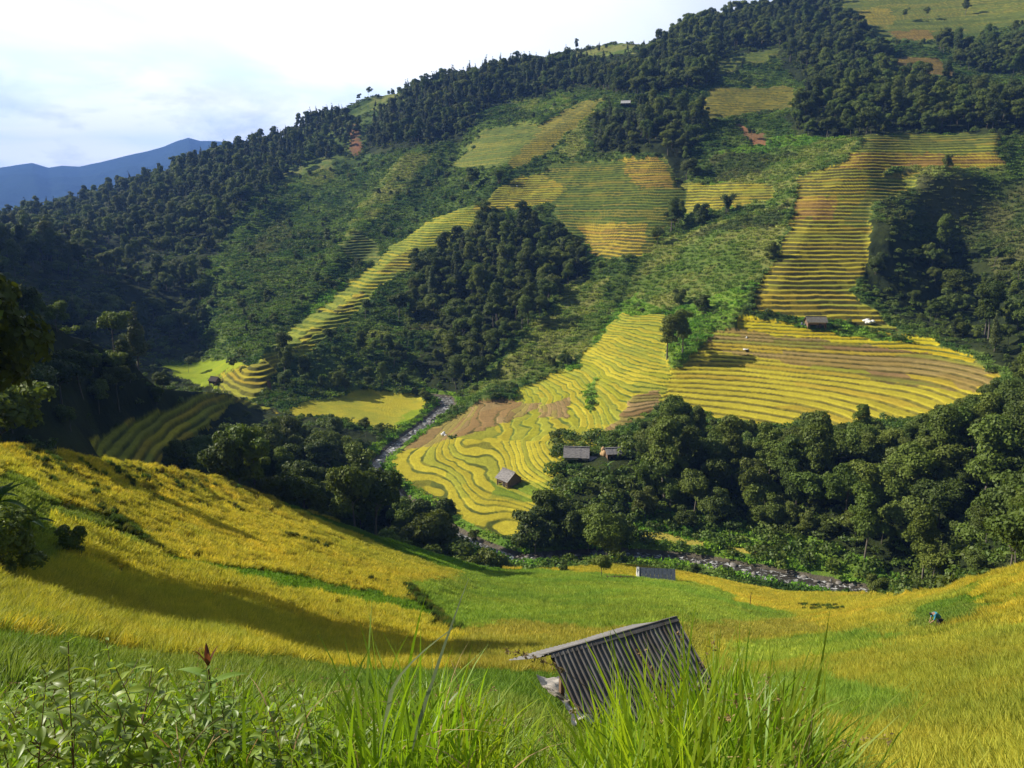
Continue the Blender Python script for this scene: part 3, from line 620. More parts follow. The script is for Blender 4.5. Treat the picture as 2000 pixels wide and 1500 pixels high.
# ------------------------------------------------------------------ foliage materials
def leafmat(name, c0, c1, trans=.35, rough=.55, spec=.25, tcol=(1.5, 1.5, .6), attr='shade', use_inst=False, sat=1.0):
    m, nt, o = mat(name); L = nt.links.new
    a = N(nt, 'ShaderNodeAttribute', _attribute_name=attr)
    oi = nt.nodes.new('ShaderNodeObjectInfo')
    ad = M('ADD', M('MULTIPLY', a.outputs['Fac'], .75), M('MULTIPLY', oi.outputs['Random'], .45), nt, True)
    mx = N(nt, 'ShaderNodeMix', _data_type='RGBA'); mx.inputs[6].default_value = (*c0, 1); mx.inputs[7].default_value = (*c1, 1); L(ad, mx.inputs[0])
    hs = nt.nodes.new('ShaderNodeHueSaturation'); r2 = M('FRACT', M('MULTIPLY', oi.outputs['Random'], 17.31, nt), None, nt); r3 = M('FRACT', M('MULTIPLY', oi.outputs['Random'], 5.77, nt), None, nt)
    L(M('ADD', M('MULTIPLY', r2, -.035, nt), .510, nt), hs.inputs['Hue']); L(M('ADD', M('MULTIPLY', r3, .68, nt), .52, nt), hs.inputs['Value']); L(mx.outputs[2], hs.inputs['Color']); colr = hs.outputs[0]
    if use_inst:
        it = N(nt, 'ShaderNodeAttribute', _attribute_name='tint', _attribute_type='INSTANCER')
        ht = N(nt, 'ShaderNodeAttribute', _attribute_name='shade')
        m2 = N(nt, 'ShaderNodeMix', _data_type='RGBA', _blend_type='MULTIPLY'); m2.inputs[0].default_value = 1
        mm_ = N(nt, 'ShaderNodeMix', _data_type='RGBA'); mm_.inputs[6].default_value = (*c0, 1); mm_.inputs[7].default_value = (*c1, 1); L(ht.outputs['Fac'], mm_.inputs[0])
        L(mm_.outputs[2], m2.inputs[6]); L(it.outputs['Color'], m2.inputs[7]); colr = m2.outputs[2]
    p = N(nt, 'ShaderNodeBsdfPrincipled', Roughness=rough); p.inputs['Specular IOR Level'].default_value = spec; L(colr, p.inputs['Base Color'])
    if trans:
        tv = nt.nodes.new('ShaderNodeVectorMath'); tv.operation = 'MULTIPLY'; L(colr, tv.inputs[0]); tv.inputs[1].default_value = tcol
        tr = nt.nodes.new('ShaderNodeBsdfTranslucent'); L(tv.outputs[0], tr.inputs[0])
        s = nt.nodes.new('ShaderNodeMixShader'); s.inputs[0].default_value = trans; L(p.outputs[0], s.inputs[1]); L(tr.outputs[0], s.inputs[2]); L(s.outputs[0], o.inputs[0])
    else: L(p.outputs[0], o.inputs[0])
    return m
m_leaf = leafmat('broadleaf', (.026, .054, .010), (.106, .150, .022), .22, .55, .16)
m_leaf2 = leafmat('pale_leaf', (.029, .060, .012), (.112, .156, .027), .25, .55, .18)
m_pine = leafmat('pine_needles', (.022, .042, .013), (.072, .100, .026), .12, .6, .2)
m_bush = leafmat('bush_leaves', (.028, .058, .010), (.10, .155, .022), .28, .55, .25)
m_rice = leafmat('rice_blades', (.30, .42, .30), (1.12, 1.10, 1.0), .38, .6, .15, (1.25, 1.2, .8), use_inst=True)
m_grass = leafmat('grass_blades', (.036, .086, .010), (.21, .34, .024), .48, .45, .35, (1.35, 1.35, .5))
m_tuft = leafmat('grass_tufts', (.35, .5, .35), (1.25, 1.3, 1.1), .32, .6, .15, (1.2, 1.25, .7), use_inst=True)
m_weed = leafmat('weed_leaves', (.060, .135, .018), (.20, .31, .038), .45, .42, .36, (1.9, 1.7, .3))
m_dry = leafmat('dry_grass', (.16, .11, .045), (.36, .27, .12), .3, .7, .1, (1.1, 1.0, .7))
m_red = leafmat('red_leaves', (.10, .035, .022), (.16, .055, .030), .35, .4, .4, (1.4, 1.0, .8))
m_ban = leafmat('banana_leaves', (.030, .080, .012), (.080, .16, .022), .4, .5, .2)
m_bark, nt, o = mat('bark'); n1_, b_ = bumpy(nt, 6, .05, .8)
cr = N(nt, 'ShaderNodeMix', _data_type='RGBA'); cr.inputs[6].default_value = (.07, .055, .042, 1); cr.inputs[7].default_value = (.19, .165, .13, 1); nt.links.new(n1_.outputs['Fac'], cr.inputs[0])
pb = N(nt, 'ShaderNodeBsdfPrincipled', Roughness=.9); nt.links.new(cr.outputs[2], pb.inputs['Base Color']); nt.links.new(b_.outputs[0], pb.inputs['Normal']); nt.links.new(pb.outputs[0], o.inputs[0])

# ------------------------------------------------------------------ tree builders
def unit(v): return v / (np.linalg.norm(v, axis=-1, keepdims=True) + 1e-9)
def leaves(pos, nrm, size, g, asp=1.5, droop=0.0):
    """kite-shaped leaf sprays at POS facing NRM"""
    n = len(pos); up = g.normal(size=(n, 3)); up[:, 2] -= droop; t = unit(np.cross(nrm, up)); b = unit(np.cross(nrm, t))
    s = np.asarray(size)[:, None] if np.ndim(size) else size
    a = pos + b * s * asp * .5; c = pos - b * s * asp * .5; l = pos + t * s * .5 + nrm * s * .12; r_ = pos - t * s * .5 + nrm * s * .12
    return np.stack([a, l, c, r_], 1).reshape(-1, 3)
def crown_mesh(lobes, n, size, g, low=.55):
    lobes = np.array(lobes); C, Rr_ = lobes[:, :3], lobes[:, 3]
    w_ = Rr_ ** 2; pick = g.choice(len(C), int(n * 1.7), p=w_ / w_.sum())
    d = unit(g.normal(size=(len(pick), 3))); d[:, 2] = np.where(d[:, 2] < -.35, -d[:, 2] * low, d[:, 2]); d = unit(d)
    rad = Rr_[pick] * g.uniform(.72, 1.08, len(pick)) * (1 + .18 * noise(d[:, 0] * 3 + pick, d[:, 1] * 3 + d[:, 2] * 2, 5))
    p = C[pick] + d * rad[:, None] * np.array([1, 1, .82])
    keep = np.ones(len(p), bool)
    for j in range(len(C)):
        keep &= ~((np.linalg.norm((p - C[j]) / np.array([1, 1, .82]), axis=1) < Rr_[j] * .66) & (pick != j))
    p, d, pick = p[keep][:n], d[keep][:n], pick[keep][:n]
    nr = unit(d + g.normal(size=d.shape) * .55)
    V = leaves(p, nr, g.uniform(.65, 1.25, len(p)) * size, g)
    lob = g.uniform(0, 1, len(C)); sh = np.clip(lob[pick] * .45 + g.uniform(0, .55, len(p)), 0, 1)
    return V, np.repeat(sh, 4)
def quads(V): return np.arange(len(V)).reshape(-1, 4)
def tube(pts, rad, k=6):
    pts = np.array(pts, float); rad = np.array(rad, float); n = len(pts); tg = unit(np.gradient(pts, axis=0))
    a = unit(np.cross(tg, np.array([.3, .9, .1]))); b = np.cross(tg, a); th = np.arange(k) / k * 2 * np.pi
    V = (pts[:, None] + rad[:, None, None] * (a[:, None] * np.cos(th)[None, :, None] + b[:, None] * np.sin(th)[None, :, None])).reshape(-1, 3)
    i = np.arange(n - 1)[:, None] * k; j = np.arange(k)[None]
    F = np.stack([i + j, i + (j + 1) % k, i + k + (j + 1) % k, i + k + j], -1).reshape(-1, 4)
    return V, F
def merge(parts):
    Vs, Fs, o_ = [], [], 0
    for V_, F_ in parts: Vs.append(V_); Fs.append(F_ + o_); o_ += len(V_)
    return np.concatenate(Vs), np.concatenate(Fs)
def limbs(base, top, lobes, r0, g, bend=.3):
    mid = (np.array(base) + np.array(top)) / 2 + g.normal(size=3) * bend * np.array([1, 1, 0])
    P = [tube([base, (np.array(base) + mid) / 2, mid, top], [r0, r0 * .8, r0 * .62, r0 * .3])]
    for L_ in lobes[:7]:
        c = np.array(L_[:3]); s_ = mid + (np.array(top) - mid) * g.uniform(0, .7)
        P.append(tube([s_, (s_ + c) / 2 + np.array([0, 0, -.2]), c], [r0 * .42, r0 * .28, r0 * .1], 5))
    return merge(P)
def make_kind(kind, seed):
    g = np.random.default_rng(seed * 31 + kind); lob = []
    if kind == 0:    # round
        h = 9.0; lob = [(0, 0, 6.0, 2.5)] + [(math.cos(a) * r, math.sin(a) * r, z, q) for a, r, z, q in zip(g.uniform(0, 6.28, 10), g.uniform(1.3, 2.7, 10), g.uniform(3.9, 7.6, 10), g.uniform(1.0, 1.8, 10))]; n = 4600; s = .30; tr = .17; m = m_leaf
    elif kind == 1:  # tall
        h = 13.0; lob = [(g.normal() * .6, g.normal() * .6, z, q) for z, q in zip(np.linspace(5, 11.8, 9), g.uniform(1.1, 1.9, 9))] + [(g.normal() * 1.4, g.normal() * 1.4, z, 1.0) for z in g.uniform(5, 11, 5)]; n = 4600; s = .29; tr = .16; m = m_leaf
    elif kind == 2:  # spreading, open
        h = 9.5; lob = [(math.cos(a) * r, math.sin(a) * r, z, q) for a, r, z, q in zip(g.uniform(0, 6.28, 12), g.uniform(.4, 3.4, 12), g.uniform(5.6, 8.4, 12), g.uniform(.8, 1.5, 12))]; n = 3800; s = .30; tr = .15; m = m_leaf2
    elif kind == 3:  # conical
        h = 12.5; lob = [(g.normal() * .3, g.normal() * .3, z, max(.35, 1.9 * (1 - (z - 2.5) / 11.2))) for z in np.linspace(3, 12.3, 11)] + [(g.normal() * .9, g.normal() * .9, z, .8) for z in g.uniform(3.5, 8, 5)]; n = 3400; s = .27; tr = .15; m = m_pine
    elif kind == 4:  # small, clear stem
        h = 6.5; lob = [(0, 0, 4.8, 1.3)] + [(g.normal() * .9, g.normal() * .9, z, .8) for z in g.uniform(3.4, 6, 6)]; n = 2200; s = .22; tr = .09; m = m_leaf
    elif kind == 5:  # dense to the ground
        h = 7.5; lob = [(0, 0, 3.6, 2.3)] + [(math.cos(a) * r, math.sin(a) * r, z, q) for a, r, z, q in zip(g.uniform(0, 6.28, 10), g.uniform(1.0, 2.3, 10), g.uniform(1.2, 6.4, 10), g.uniform(.9, 1.5, 10))]; n = 4600; s = .29; tr = .14; m = m_leaf2
    if kind < 6:
        V, sh = crown_mesh(lob, n, s, g); top = (g.normal() * .2, g.normal() * .2, h * .84)
        T = limbs((0, 0, -.6), top, lob, tr * h / 9, g)
        return (V, quads(V), sh, m), T, h
    # bamboo clump: arching culms with feathery sprays
    h = 10.5; Vs, Ts = [], []
    for i in range(34):
        a = g.uniform(0, 6.28); b0 = np.array([math.cos(a), math.sin(a), 0]) * g.uniform(.1, 1.0); lean = g.uniform(.8, 3.2); hh = g.uniform(7.5, 11)
        t = np.linspace(0, 1, 9)[:, None]; P = b0 + np.array([math.cos(a), math.sin(a), 0]) * lean * t ** 2.4 + np.array([0, 0, 1]) * (hh * (t - .22 * t ** 4))
        Ts.append(tube(P, np.linspace(.045, .012, 9), 4))
        q = P[3:][g.integers(0, 6, 62)] + g.normal(size=(62, 3)) * .38
        Vs.append(leaves(q, unit(g.normal(size=(62, 3)) + [0, 0, .6]), g.uniform(.22, .38, 62), g, 2.4, 1.5))
    V = np.concatenate(Vs); return (V, quads(V), np.repeat(g.uniform(0, 1, len(V) // 4), 4), m_bush), merge(Ts), h
KIND_NAMES = {0: 'round-crowned broadleaf tree', 1: 'tall narrow broadleaf tree', 2: 'spreading open-crowned tree', 3: 'conical pine tree', 4: 'small clear-stemmed tree', 5: 'bushy low-branched tree', 6: 'feathery bamboo clump'}
OBJ_NAMES = {0: 'broadleaf_tree', 1: 'tall_tree', 2: 'spreading_tree', 3: 'pine_tree', 4: 'small_tree', 5: 'bushy_tree', 6: 'bamboo_clump'}
PROTO = {}
for kd in range(7):
    for sd in range(2):
        (V, F, sh, m), (TV, TF), h = make_kind(kd, sd)
        cm_ = new_mesh(OBJ_NAMES[kd] + '_crown', V, F, None); vcol(cm_, np.repeat(sh[:, None], 3, 1), 'shade'); cm_.materials.append(m)
        tm_ = new_mesh(OBJ_NAMES[kd] + '_trunk', TV, TF, True); tm_.materials.append(m_bark)
        PROTO[kd, sd] = dict(V=V, F=F, sh=sh, m=m, TV=TV, TF=TF, h=h, cm=cm_, tm=tm_)

def scatter(name, protos, pts, idx, rot, scl, tint, mats, **props):
    """ONE object whose mesh holds the sample plants and the spots they stand on"""
    Vs, Fs, mi, sh, pid, o_ = [], [], [], [], [], 0
    for k_, p in enumerate(protos):
        for (V_, F_, s_, m_) in p:
            Vs.append(V_); Fs.append(F_ + o_); mi += [mats.index(m_)] * len(F_); sh.append(s_); pid += [k_] * len(V_); o_ += len(V_)
    n0 = o_; pts = np.asarray(pts, float); n = len(pts)
    me = new_mesh(name, np.concatenate(Vs + [pts]), np.concatenate(Fs), None)
    for m_ in mats: me.materials.append(m_)
    me.polygons.foreach_set('material_index', np.array(mi, np.int32))
    def at(nm, ty, dat, key='value'):
        a_ = me.attributes.new(nm, ty, 'POINT'); a_.data.foreach_set(key, np.ascontiguousarray(dat).ravel())
    at('pid', 'INT', np.r_[np.array(pid, np.int32), np.full(n, -1, np.int32)])
    at('idx', 'INT', np.r_[np.zeros(n0, np.int32), np.asarray(idx, np.int32)])
    at('rot', 'FLOAT_VECTOR', np.r_[np.zeros((n0, 3)), rot].astype(np.float32), 'vector')
    at('scl', 'FLOAT_VECTOR', np.r_[np.ones((n0, 3)), scl].astype(np.float32), 'vector')
    s_ = np.concatenate(sh); at('shade', 'FLOAT_COLOR', np.c_[np.repeat(np.r_[s_, np.zeros(n)][:, None], 3, 1), np.ones(n0 + n)].astype(np.float32), 'color')
    at('tint', 'FLOAT_COLOR', np.c_[np.r_[np.ones((n0, 3)), tint], np.ones(n0 + n)].astype(np.float32), 'color')
    o = link(name, me, (), **props)
    ng = bpy.data.node_groups.new(name, 'GeometryNodeTree'); ng.interface.new_socket('Geometry', in_out='INPUT', socket_type='NodeSocketGeometry'); ng.interface.new_socket('Geometry', in_out='OUTPUT', socket_type='NodeSocketGeometry')
    gi = ng.nodes.new('NodeGroupInput'); go = ng.nodes.new('NodeGroupOutput'); L = ng.links.new
    def named(nm, ty):
        x = ng.nodes.new('GeometryNodeInputNamedAttribute'); x.data_type = ty; x.inputs['Name'].default_value = nm; return x.outputs['Attribute']
    def eq(sock, v_):
        c_ = ng.nodes.new('FunctionNodeCompare'); c_.data_type = 'INT'; c_.operation = 'EQUAL'; L(sock, c_.inputs[2]); c_.inputs[3].default_value = v_; return c_.outputs[0]
    pi, ix, rt, sc = named('pid', 'INT'), named('idx', 'INT'), named('rot', 'FLOAT_VECTOR'), named('scl', 'FLOAT_VECTOR')
    def sepg(v_):
        s2 = ng.nodes.new('GeometryNodeSeparateGeometry'); s2.domain = 'POINT'; L(gi.outputs[0], s2.inputs[0]); L(eq(pi, v_), s2.inputs[1]); return s2.outputs[0]
    pg = sepg(-1); jn = ng.nodes.new('GeometryNodeJoinGeometry')
    for k_ in range(len(protos)):
        ip = ng.nodes.new('GeometryNodeInstanceOnPoints'); L(pg, ip.inputs['Points']); L(eq(ix, k_), ip.inputs['Selection']); L(sepg(k_), ip.inputs['Instance']); L(rt, ip.inputs['Rotation']); L(sc, ip.inputs['Scale']); L(ip.outputs[0], jn.inputs[0])
    L(jn.outputs[0], go.inputs[0]); md = o.modifiers.new('scatter', 'NODES'); md.node_group = ng
    return o

# ------------------------------------------------------------------ where the trees stand
def cells(x0, x1, y0, y1, c, seed, jit=.9):
    g = np.random.default_rng(seed); gx, gy = np.meshgrid(np.arange(x0, x1, c), np.arange(y0, y1, c)); x = gx.ravel() + g.uniform(-.5, .5, gx.size) * c * jit; y = gy.ravel() + g.uniform(-.5, .5, gx.size) * c * jit
    return x, y, g
def ground_info(x, y):
    z = zat(x, y); px, py = project(x, y, z); lay = nearest(LAYER, x, y); return z, px, py, lay
TX, TY, g = cells(-620, 700, 60, 900, 4.9, 11)
ex, ey, _ = cells(-110, 190, 80, 260, 5.6, 12)          # the near woods stand closer together
ez, epx, epy, elay = (lambda q: q)((zat(ex, ey), *project(ex, ey, zat(ex, ey)), nearest(LAYER, ex, ey)))
wn = ((epx > 1060) & (epy > 830) & (elay == 3)) | ((epx < 800) & (epx > 300) & (epy > 790) & (elay >= 2))
TX, TY = np.r_[TX, ex[wn]], np.r_[TY, ey[wn]]
z, px, py, lay = ground_info(TX, TY)
wj = fbm(TX / 12, TY / 12, 12, 2) * 8
den = np.where(lay == 1, 0, np.where(lay == 2, look(F2, px + wj, py), look(F3, px + wj, py)))
az_ = np.degrees(np.arctan2(TX, TY)); dist = np.hypot(TX, TY)
den = np.where((az_ < -33) & (lay > 1), np.maximum(den, .55), den)
den = np.where((nearest(rv_d, TX, TY) < 2.5), 0, den)
clump = .5 + .8 * fbm(TX / 25, TY / 25, 13, 3)
den = np.where(den < .6, den * np.clip(clump * 1.6, 0, 2), den)
keep = (g.uniform(0, 1, len(TX)) < den) & (np.abs(az_) < 43)
TX, TY, z, px, py, dist, az_, den, lay = (q_[keep] for q_ in (TX, TY, z, px, py, dist, az_, den, lay))
nt_ = len(TX)
kr = g.uniform(0, 1, nt_); upper = py < 330
kd = np.where(kr < .34, 0, np.where(kr < .55, 1, np.where(kr < .70, 2, np.where(kr < .76, 3, np.where(kr < .86, 4, 5)))))
kd = np.where(upper & (kr > .5) & (kr < .8) & (px < 1300), 3, kd)
kd = np.where((den < .5) & (kd == 1), 5, kd); kd = np.where((den < .3) & (kr < .6), 5, kd)
near_r = (px > 1080) & (py > 820) & (lay == 3)
kd = np.where(near_r & (kd == 3), 0, kd); kd = np.where(near_r & (kr > .50), 5, kd); kd = np.where((near_r | ((den > .5) & (kr < .02))) & (kr < .05), 6, kd)
sc_ = .52 + .72 * g.uniform(0, 1, nt_) ** 1.2; sc_ = np.where(den < .3, sc_ * .55, sc_); sc_ = np.where(lay == 2, sc_ * 1.05, sc_)
sc_ = np.where((px > 560) & (px < 860) & (py > 640) & (py < 780), sc_ * .7, sc_)
sc_ = np.where((py < 200), sc_ * 1.05, sc_)
CANOPY = [(-500, 500), (300, 700), (320, 872), (400, 856), (500, 835), (560, 815), (640, 850), (760, 862), (800, 960), (850, 985), (960, 1000), (1080, 950), (1130, 950), (1205, 940), (1215, 845), (1250, 795), (1320, 775), (1400, 822), (1450, 800), (1500, 845), (1600, 805), (1680, 805), (1750, 855), (1850, 790), (2000, 755), (2500, 700)]
wood_zone = ((lay == 3) & (py > 790) & (px > 800)) | ((px > 300) & (px < 800) & (py > 790))
Hk = np.array([PROTO[int(q_), 0]['h'] for q_ in kd]) * sc_
lim = np.maximum(py - curve(CANOPY, px) - 8 * (g.uniform(0, 1, nt_) - .3), 4) * dist / 1570 / .93
sc_ = np.where(wood_zone & (Hk > lim), sc_ * lim / Hk, sc_)
T = [dict(x=TX[i], y=TY[i], z=z[i], k=int(kd[i]), s=float(sc_[i]), v=int(g.integers(0, 2)), px=px[i], py=py[i], d=dist[i], lab=None) for i in range(nt_) if sc_[i] > .2]
# single trees one can point to
LONE = [ # foot of the trunk in the survey frame, kind, height, label, least distance
 (1303, 700, 1, 13.5, 'tall dark tree, left one of a pair beside the curved terraces', 150),
 (1333, 690, 1, 13.0, 'tall dark tree, right one of a pair beside the curved terraces', 150),
 (1174, 1131, 0, 3.7, 'small thin-stemmed tree in the yellow field left of the blue-grey shed', 60),
 (655, 862, 5, 7.5, 'dense dark round tree in front of the flat yellow field by the river', 150),
 (714, 855, 4, 5.2, 'small round tree at the near edge of the flat yellow field', 150),
 (744, 862, 4, 4.6, 'smallest thin tree beside the green corner of the flat field', 150),
 (800, 1062, 0, 9.5, 'leafy tree on the near bank in front of the yellow knoll', 100),
 (850, 1066, 5, 9.0, 'broad leafy tree overlapping the lower left of the knoll terraces', 100),
 (1010, 1080, 1, 10.5, 'tall leafy tree below the small hut on the knoll', 120),
 (1045, 1082, 5, 9.5, 'brown-tinted tree in front of the knoll terraces right of the small hut', 120),
 (1055, 702, 4, 3.2, 'lone small bush-like tree on the open grass spur', 150),
 (812, 520, 5, 8.0, 'lone dark tree in the thin yellow terraces on the spur crest', 200),
 (415, 742, 0, 6.6, 'rounded tree by the brown hut in the valley head', 200),
 (368, 728, 4, 6.2, 'slim tree in the bright green field of the valley head', 200),
 (440, 738, 4, 4.2, 'small tree right of the brown hut in the valley head', 200),
 (457, 728, 4, 5.6, 'slim upright tree at the foot of the terraced spur crest', 200),
 (1385, 432, 6, 13.0, 'large bamboo clump at the left end of the golden terraces', 250),
 (1420, 418, 6, 9.0, 'smaller bamboo clump beside the golden terraces', 250),
 (1370, 440, 5, 9.0, 'dark bushy tree under the large bamboo clump', 250),
 (1325, 600, 5, 6.5, 'bushy tree on the green slope above the tall pair', 180),
 (1372, 612, 5, 6.0, 'low bushy tree right of the green slope gully', 180),
 (1505, 505, 5, 6.0, 'small bushy tree at the left edge of the tall terraces', 200),
 (1850, 330, 5, 6.0, 'dark bushy tree on the dim grass slope under the wide terraces', 250),
 (925, 355, 5, 7.5, 'dark tree above the thin golden terraces on the spur', 300),
 (975, 360, 6, 9.0, 'bamboo clump on the spur left of the wide green terraces', 300),
 (720, 192, 4, 8.5, 'lone round tree on the bare grass skyline', 300),
 (700, 200, 4, 7.0, 'small tree on the skyline left of the lone round tree', 300),
 (1030, 118, 4, 7.5, 'thin tree sticking up from the ridge wood skyline', 300),
 (1125, 100, 1, 9.0, 'lone tall tree on the skyline of the bare ridge top', 300),
 (1885, 30, 1, 12.0, 'tall tree standing on the pale upper terraces', 300),
 (1765, 42, 4, 8.5, 'left of two small trees on the pale upper terraces', 300),
 (1812, 40, 4, 8.5, 'right of two small trees on the pale upper terraces', 300),
 (1850, 1150, 5, 4.5, 'rounded bush-like tree at the right end of the river', 60),
 (15, 1060, 5, 4.6, 'dark leafy bush at the left edge on the near slope, upper one', 25),
 (75, 1075, 5, 3.0, 'dark low bush right of the leafy bush at the left edge', 25),
 (10, 1130, 5, 3.0, 'dark leafy bush at the left edge on the near slope, lower one', 20),
 (140, 1085, 5, 1.8, 'small dark bush in the shaded strip of the near rice slope', 25),
 (1100, 1120, 5, 1.7, 'low dark green bush in the narrow yellow field by the river', 60),
 (1905, 1128, 5, 4.0, 'low bushy tree on the rim of the right field', 60),
 (1985, 1110, 0, 6.5, 'broad tree on the rim at the right edge of the picture', 60),
]
for (a, b, k_, hh, lab, dm) in LONE:
    x, y, zz_ = ground(a, b, dm); h = PROTO[k_, 0]['h']
    T = [t for t in T if (t['x'] - x) ** 2 + (t['y'] - y) ** 2 > (4.0 if b > 400 else 5.5) ** 2]
    T.append(dict(x=x, y=y, z=zz_, k=k_, s=hh / h, v=random.randint(0, 1), px=a, py=b, d=math.hypot(x, y), lab=lab))
# keep clear of fields' huts (placed further down)
HUTS_PX = [(1132, 905, 150), (1192, 898, 150), (994, 948, 150), (1593, 640, 150), (1220, 206, 300), (420, 748, 200)]
for a, b, dm in HUTS_PX:
    x, y, _ = ground(a, b, dm)
    def blocks(t):
        dx, dy = t['x'] - x, t['y'] - y; dd = math.hypot(dx, dy)
        if dd < 5.5: return True
        ta = abs(math.atan2(t['x'], t['y']) - math.atan2(x, y)) * t['d']; return (t['lab'] is None) and ta < 6 and -26 < t['d'] - math.hypot(x, y) < 0
    T = [t for t in T if not blocks(t)]
T.append(dict(x=math.sin(raydir(1180, 1090)[0]) * 121, y=math.cos(raydir(1180, 1090)[0]) * 121, z=float(zat(math.sin(raydir(1180, 1090)[0]) * 121, math.cos(raydir(1180, 1090)[0]) * 121)[0]), k=0, s=1.0, v=0, px=1180, py=1090, d=121, lab='round-crowned tree alone on the near river bank above the small thin tree'))
for p_, d__, k_, h_ in [(768,119,5,6.5),(800,122,0,8),(870,121,5,7.5),(905,119,5,6.5),(938,118,5,5.5),(968,119,5,5),(995,121,5,4.2),(720,124,5,7),(835,126,0,9),(1085,139,5,6),(1120,138,5,6.5),(1150,137,0,7.5),(1065,141,0,7),(1210,139,5,5)]:
    a_, _ = raydir(p_, 1080); x_, y_ = math.sin(a_) * d__, math.cos(a_) * d__; zz_ = float(zat(x_, y_)[0]); q_ = project(x_, y_, zz_)
    T.append(dict(x=x_, y=y_, z=zz_, k=k_, s=h_ * 1.35 / PROTO[k_, 0]['h'], v=p_ % 2, px=p_, py=float(q_[1]), d=d__, lab=None))
for x_, y_, h_ in [(-29,37,9),(-30,41,9.5),(-31,45,8),(-30,33,7.5),(-32,29,6.5),(-32,24,5),(-34,35,8),(-36,40,9),(-36,30,6)]:
    T.append(dict(x=x_, y=y_, z=float(zat(x_, y_)[0]), k=[0,1,2][abs(x_) % 3], s=h_ / 7.2, v=y_ % 2, px=-600, py=1000, d=math.hypot(x_, y_), lab=None))
A_ = lambda k_: np.array([t[k_] for t in T])
tx, ty, tz, td_, ts_, tk = A_('x'), A_('y'), A_('z'), A_('d'), A_('s'), A_('k')
th = np.array([PROTO[t['k'], 0]['h'] for t in T]) * ts_
hor = nearest(np.maximum.accumulate(HF / Rr, axis=1), tx * .985, ty * .985)
vis = (tz + th * .55) / td_ > hor
someview = (tz + th + 3) / td_ > hor - .01
cpx_, cpy_ = project(tx, ty, tz + th * .6)
infr = (cpx_ > 8) & (cpx_ < 1992) & (cpy_ > 5) & (cpy_ < 1495)
app = th / td_; app = np.where(vis & infr, app, 0); app = np.where(np.array([t['lab'] is not None for t in T]), 9, app)
order = np.argsort(-app); single = set(int(i) for i in order[:296] if app[i] > 0)
ORD = 'first second third fourth fifth sixth seventh eighth ninth tenth eleventh twelfth'.split()
def zone(px_, py_, d_, lay_):
    if lay_ == 2 and px_ < 480 and py_ < 860: return ('dark left hill', 'trees on the dark hill at the left', [(640, 'crest'), (720, 'upper slope'), (2000, 'lower slope')], 90)
    if px_ < 800 and py_ > 780: return ('left valley wood', 'trees in the valley wood behind the yellow spur', [(880, 'far edge'), (950, 'middle'), (2000, 'near edge')], 80)
    if px_ >= 800 and px_ < 1080 and py_ > 780: return ('knoll river bank', 'trees along the river below the knoll', [(1030, 'far side'), (2000, 'near side')], 100)
    if py_ > 780 and px_ >= 1080: return ('right wood', 'trees in the wood between the river and the big terraces', [(900, 'top edge'), (960, 'upper part'), (1020, 'middle'), (1075, 'lower part'), (2000, 'river side')], 120)
    if px_ > 1640: return ('right gully', 'trees in the shaded gully on the right', [(560, 'upper part'), (640, 'middle'), (2000, 'lower part')], 110)
    return ('middle gully wood', 'trees on the middle of the far slope', [(560, 'upper part'), (660, 'middle'), (2000, 'foot')], 90)
BINS = {}
layT = nearest(LAYER, tx, ty)
for i in single:
    if T[i]['lab']: continue
    zn, grp, rows, wdt = zone(T[i]['px'], T[i]['py'], T[i]['d'], layT[i]); row = next(r_[1] for r_ in rows if T[i]['py'] < r_[0])
    BINS.setdefault((zn, grp, row), []).append(i)
for (zn, grp, row), L_ in BINS.items():
    L_.sort(key=lambda i: cpx_[i]); n = len(L_)
    for j, i in enumerate(L_):
        r_ = n - 1 - j
        if j < 12: pos = f'{ORD[j]} from the left'
        elif r_ < 12: pos = f'{ORD[r_]} from the right'
        else: pos = f'{ORD[min(11, abs(j - n // 2))]} {"left" if j < n / 2 else "right"} of centre'
        short = {0: 'round tree', 1: 'tall tree', 2: 'open-crowned tree', 3: 'pine', 4: 'slim tree', 5: 'bushy tree', 6: 'bamboo'}[T[i]['k']]
        T[i]['lab'] = f'{short}, {pos}, {row} of the {zn}'; T[i]['grp'] = grp
def put_tree(t):
    p = PROTO[t['k'], t['v']]; e = bpy.data.objects.new(OBJ_NAMES[t['k']], None); COL.objects.link(e)
    e.location = (t['x'], t['y'], t['z'] - .05); e.rotation_euler = (0, 0, random.uniform(0, 6.28)); s = t['s']; e.rotation_euler[0] = random.uniform(-.07, .07); e.rotation_euler[1] = random.uniform(-.07, .07); e.scale = (s * random.uniform(.8, 1.2), s * random.uniform(.8, 1.2), s * random.uniform(.92, 1.1))
    e['label'] = t['lab']; e['category'] = 'bamboo' if t['k'] == 6 else 'tree'
    if t.get('grp'): e['group'] = t['grp']
    link('crown', p['cm'], (), e); link('trunk', p['tm'], (), e)
for i in sorted(single): put_tree(T[i])
rest = [i for i in range(len(T)) if i not in single and (someview[i] or td_[i] < 260)]
mats = [m_leaf, m_leaf2, m_pine, m_bush, m_bark]
protos = [[(p['V'], p['F'], p['sh'], p['m']), (p['TV'], p['TF'], np.full(len(p['TV']), .4), m_bark)] for p in (PROTO[k_, v_] for k_ in range(7) for v_ in range(2))]
nR = len(rest); S_ = ts_[rest]
scatter('woodland', protos, np.c_[tx[rest], ty[rest], tz[rest] - .1], [T[i]['k'] * 2 + T[i]['v'] for i in rest], np.c_[rng.normal(size=(nR, 2)) * .05, rng.uniform(0, 6.28, nR)],
        np.c_[S_ * rng.uniform(.78, 1.22, nR), S_ * rng.uniform(.78, 1.22, nR), S_], np.ones((nR, 3)), mats, kind='stuff', label='mixed woods covering the far slopes and ridges')
print('TREES', len(single), nR)

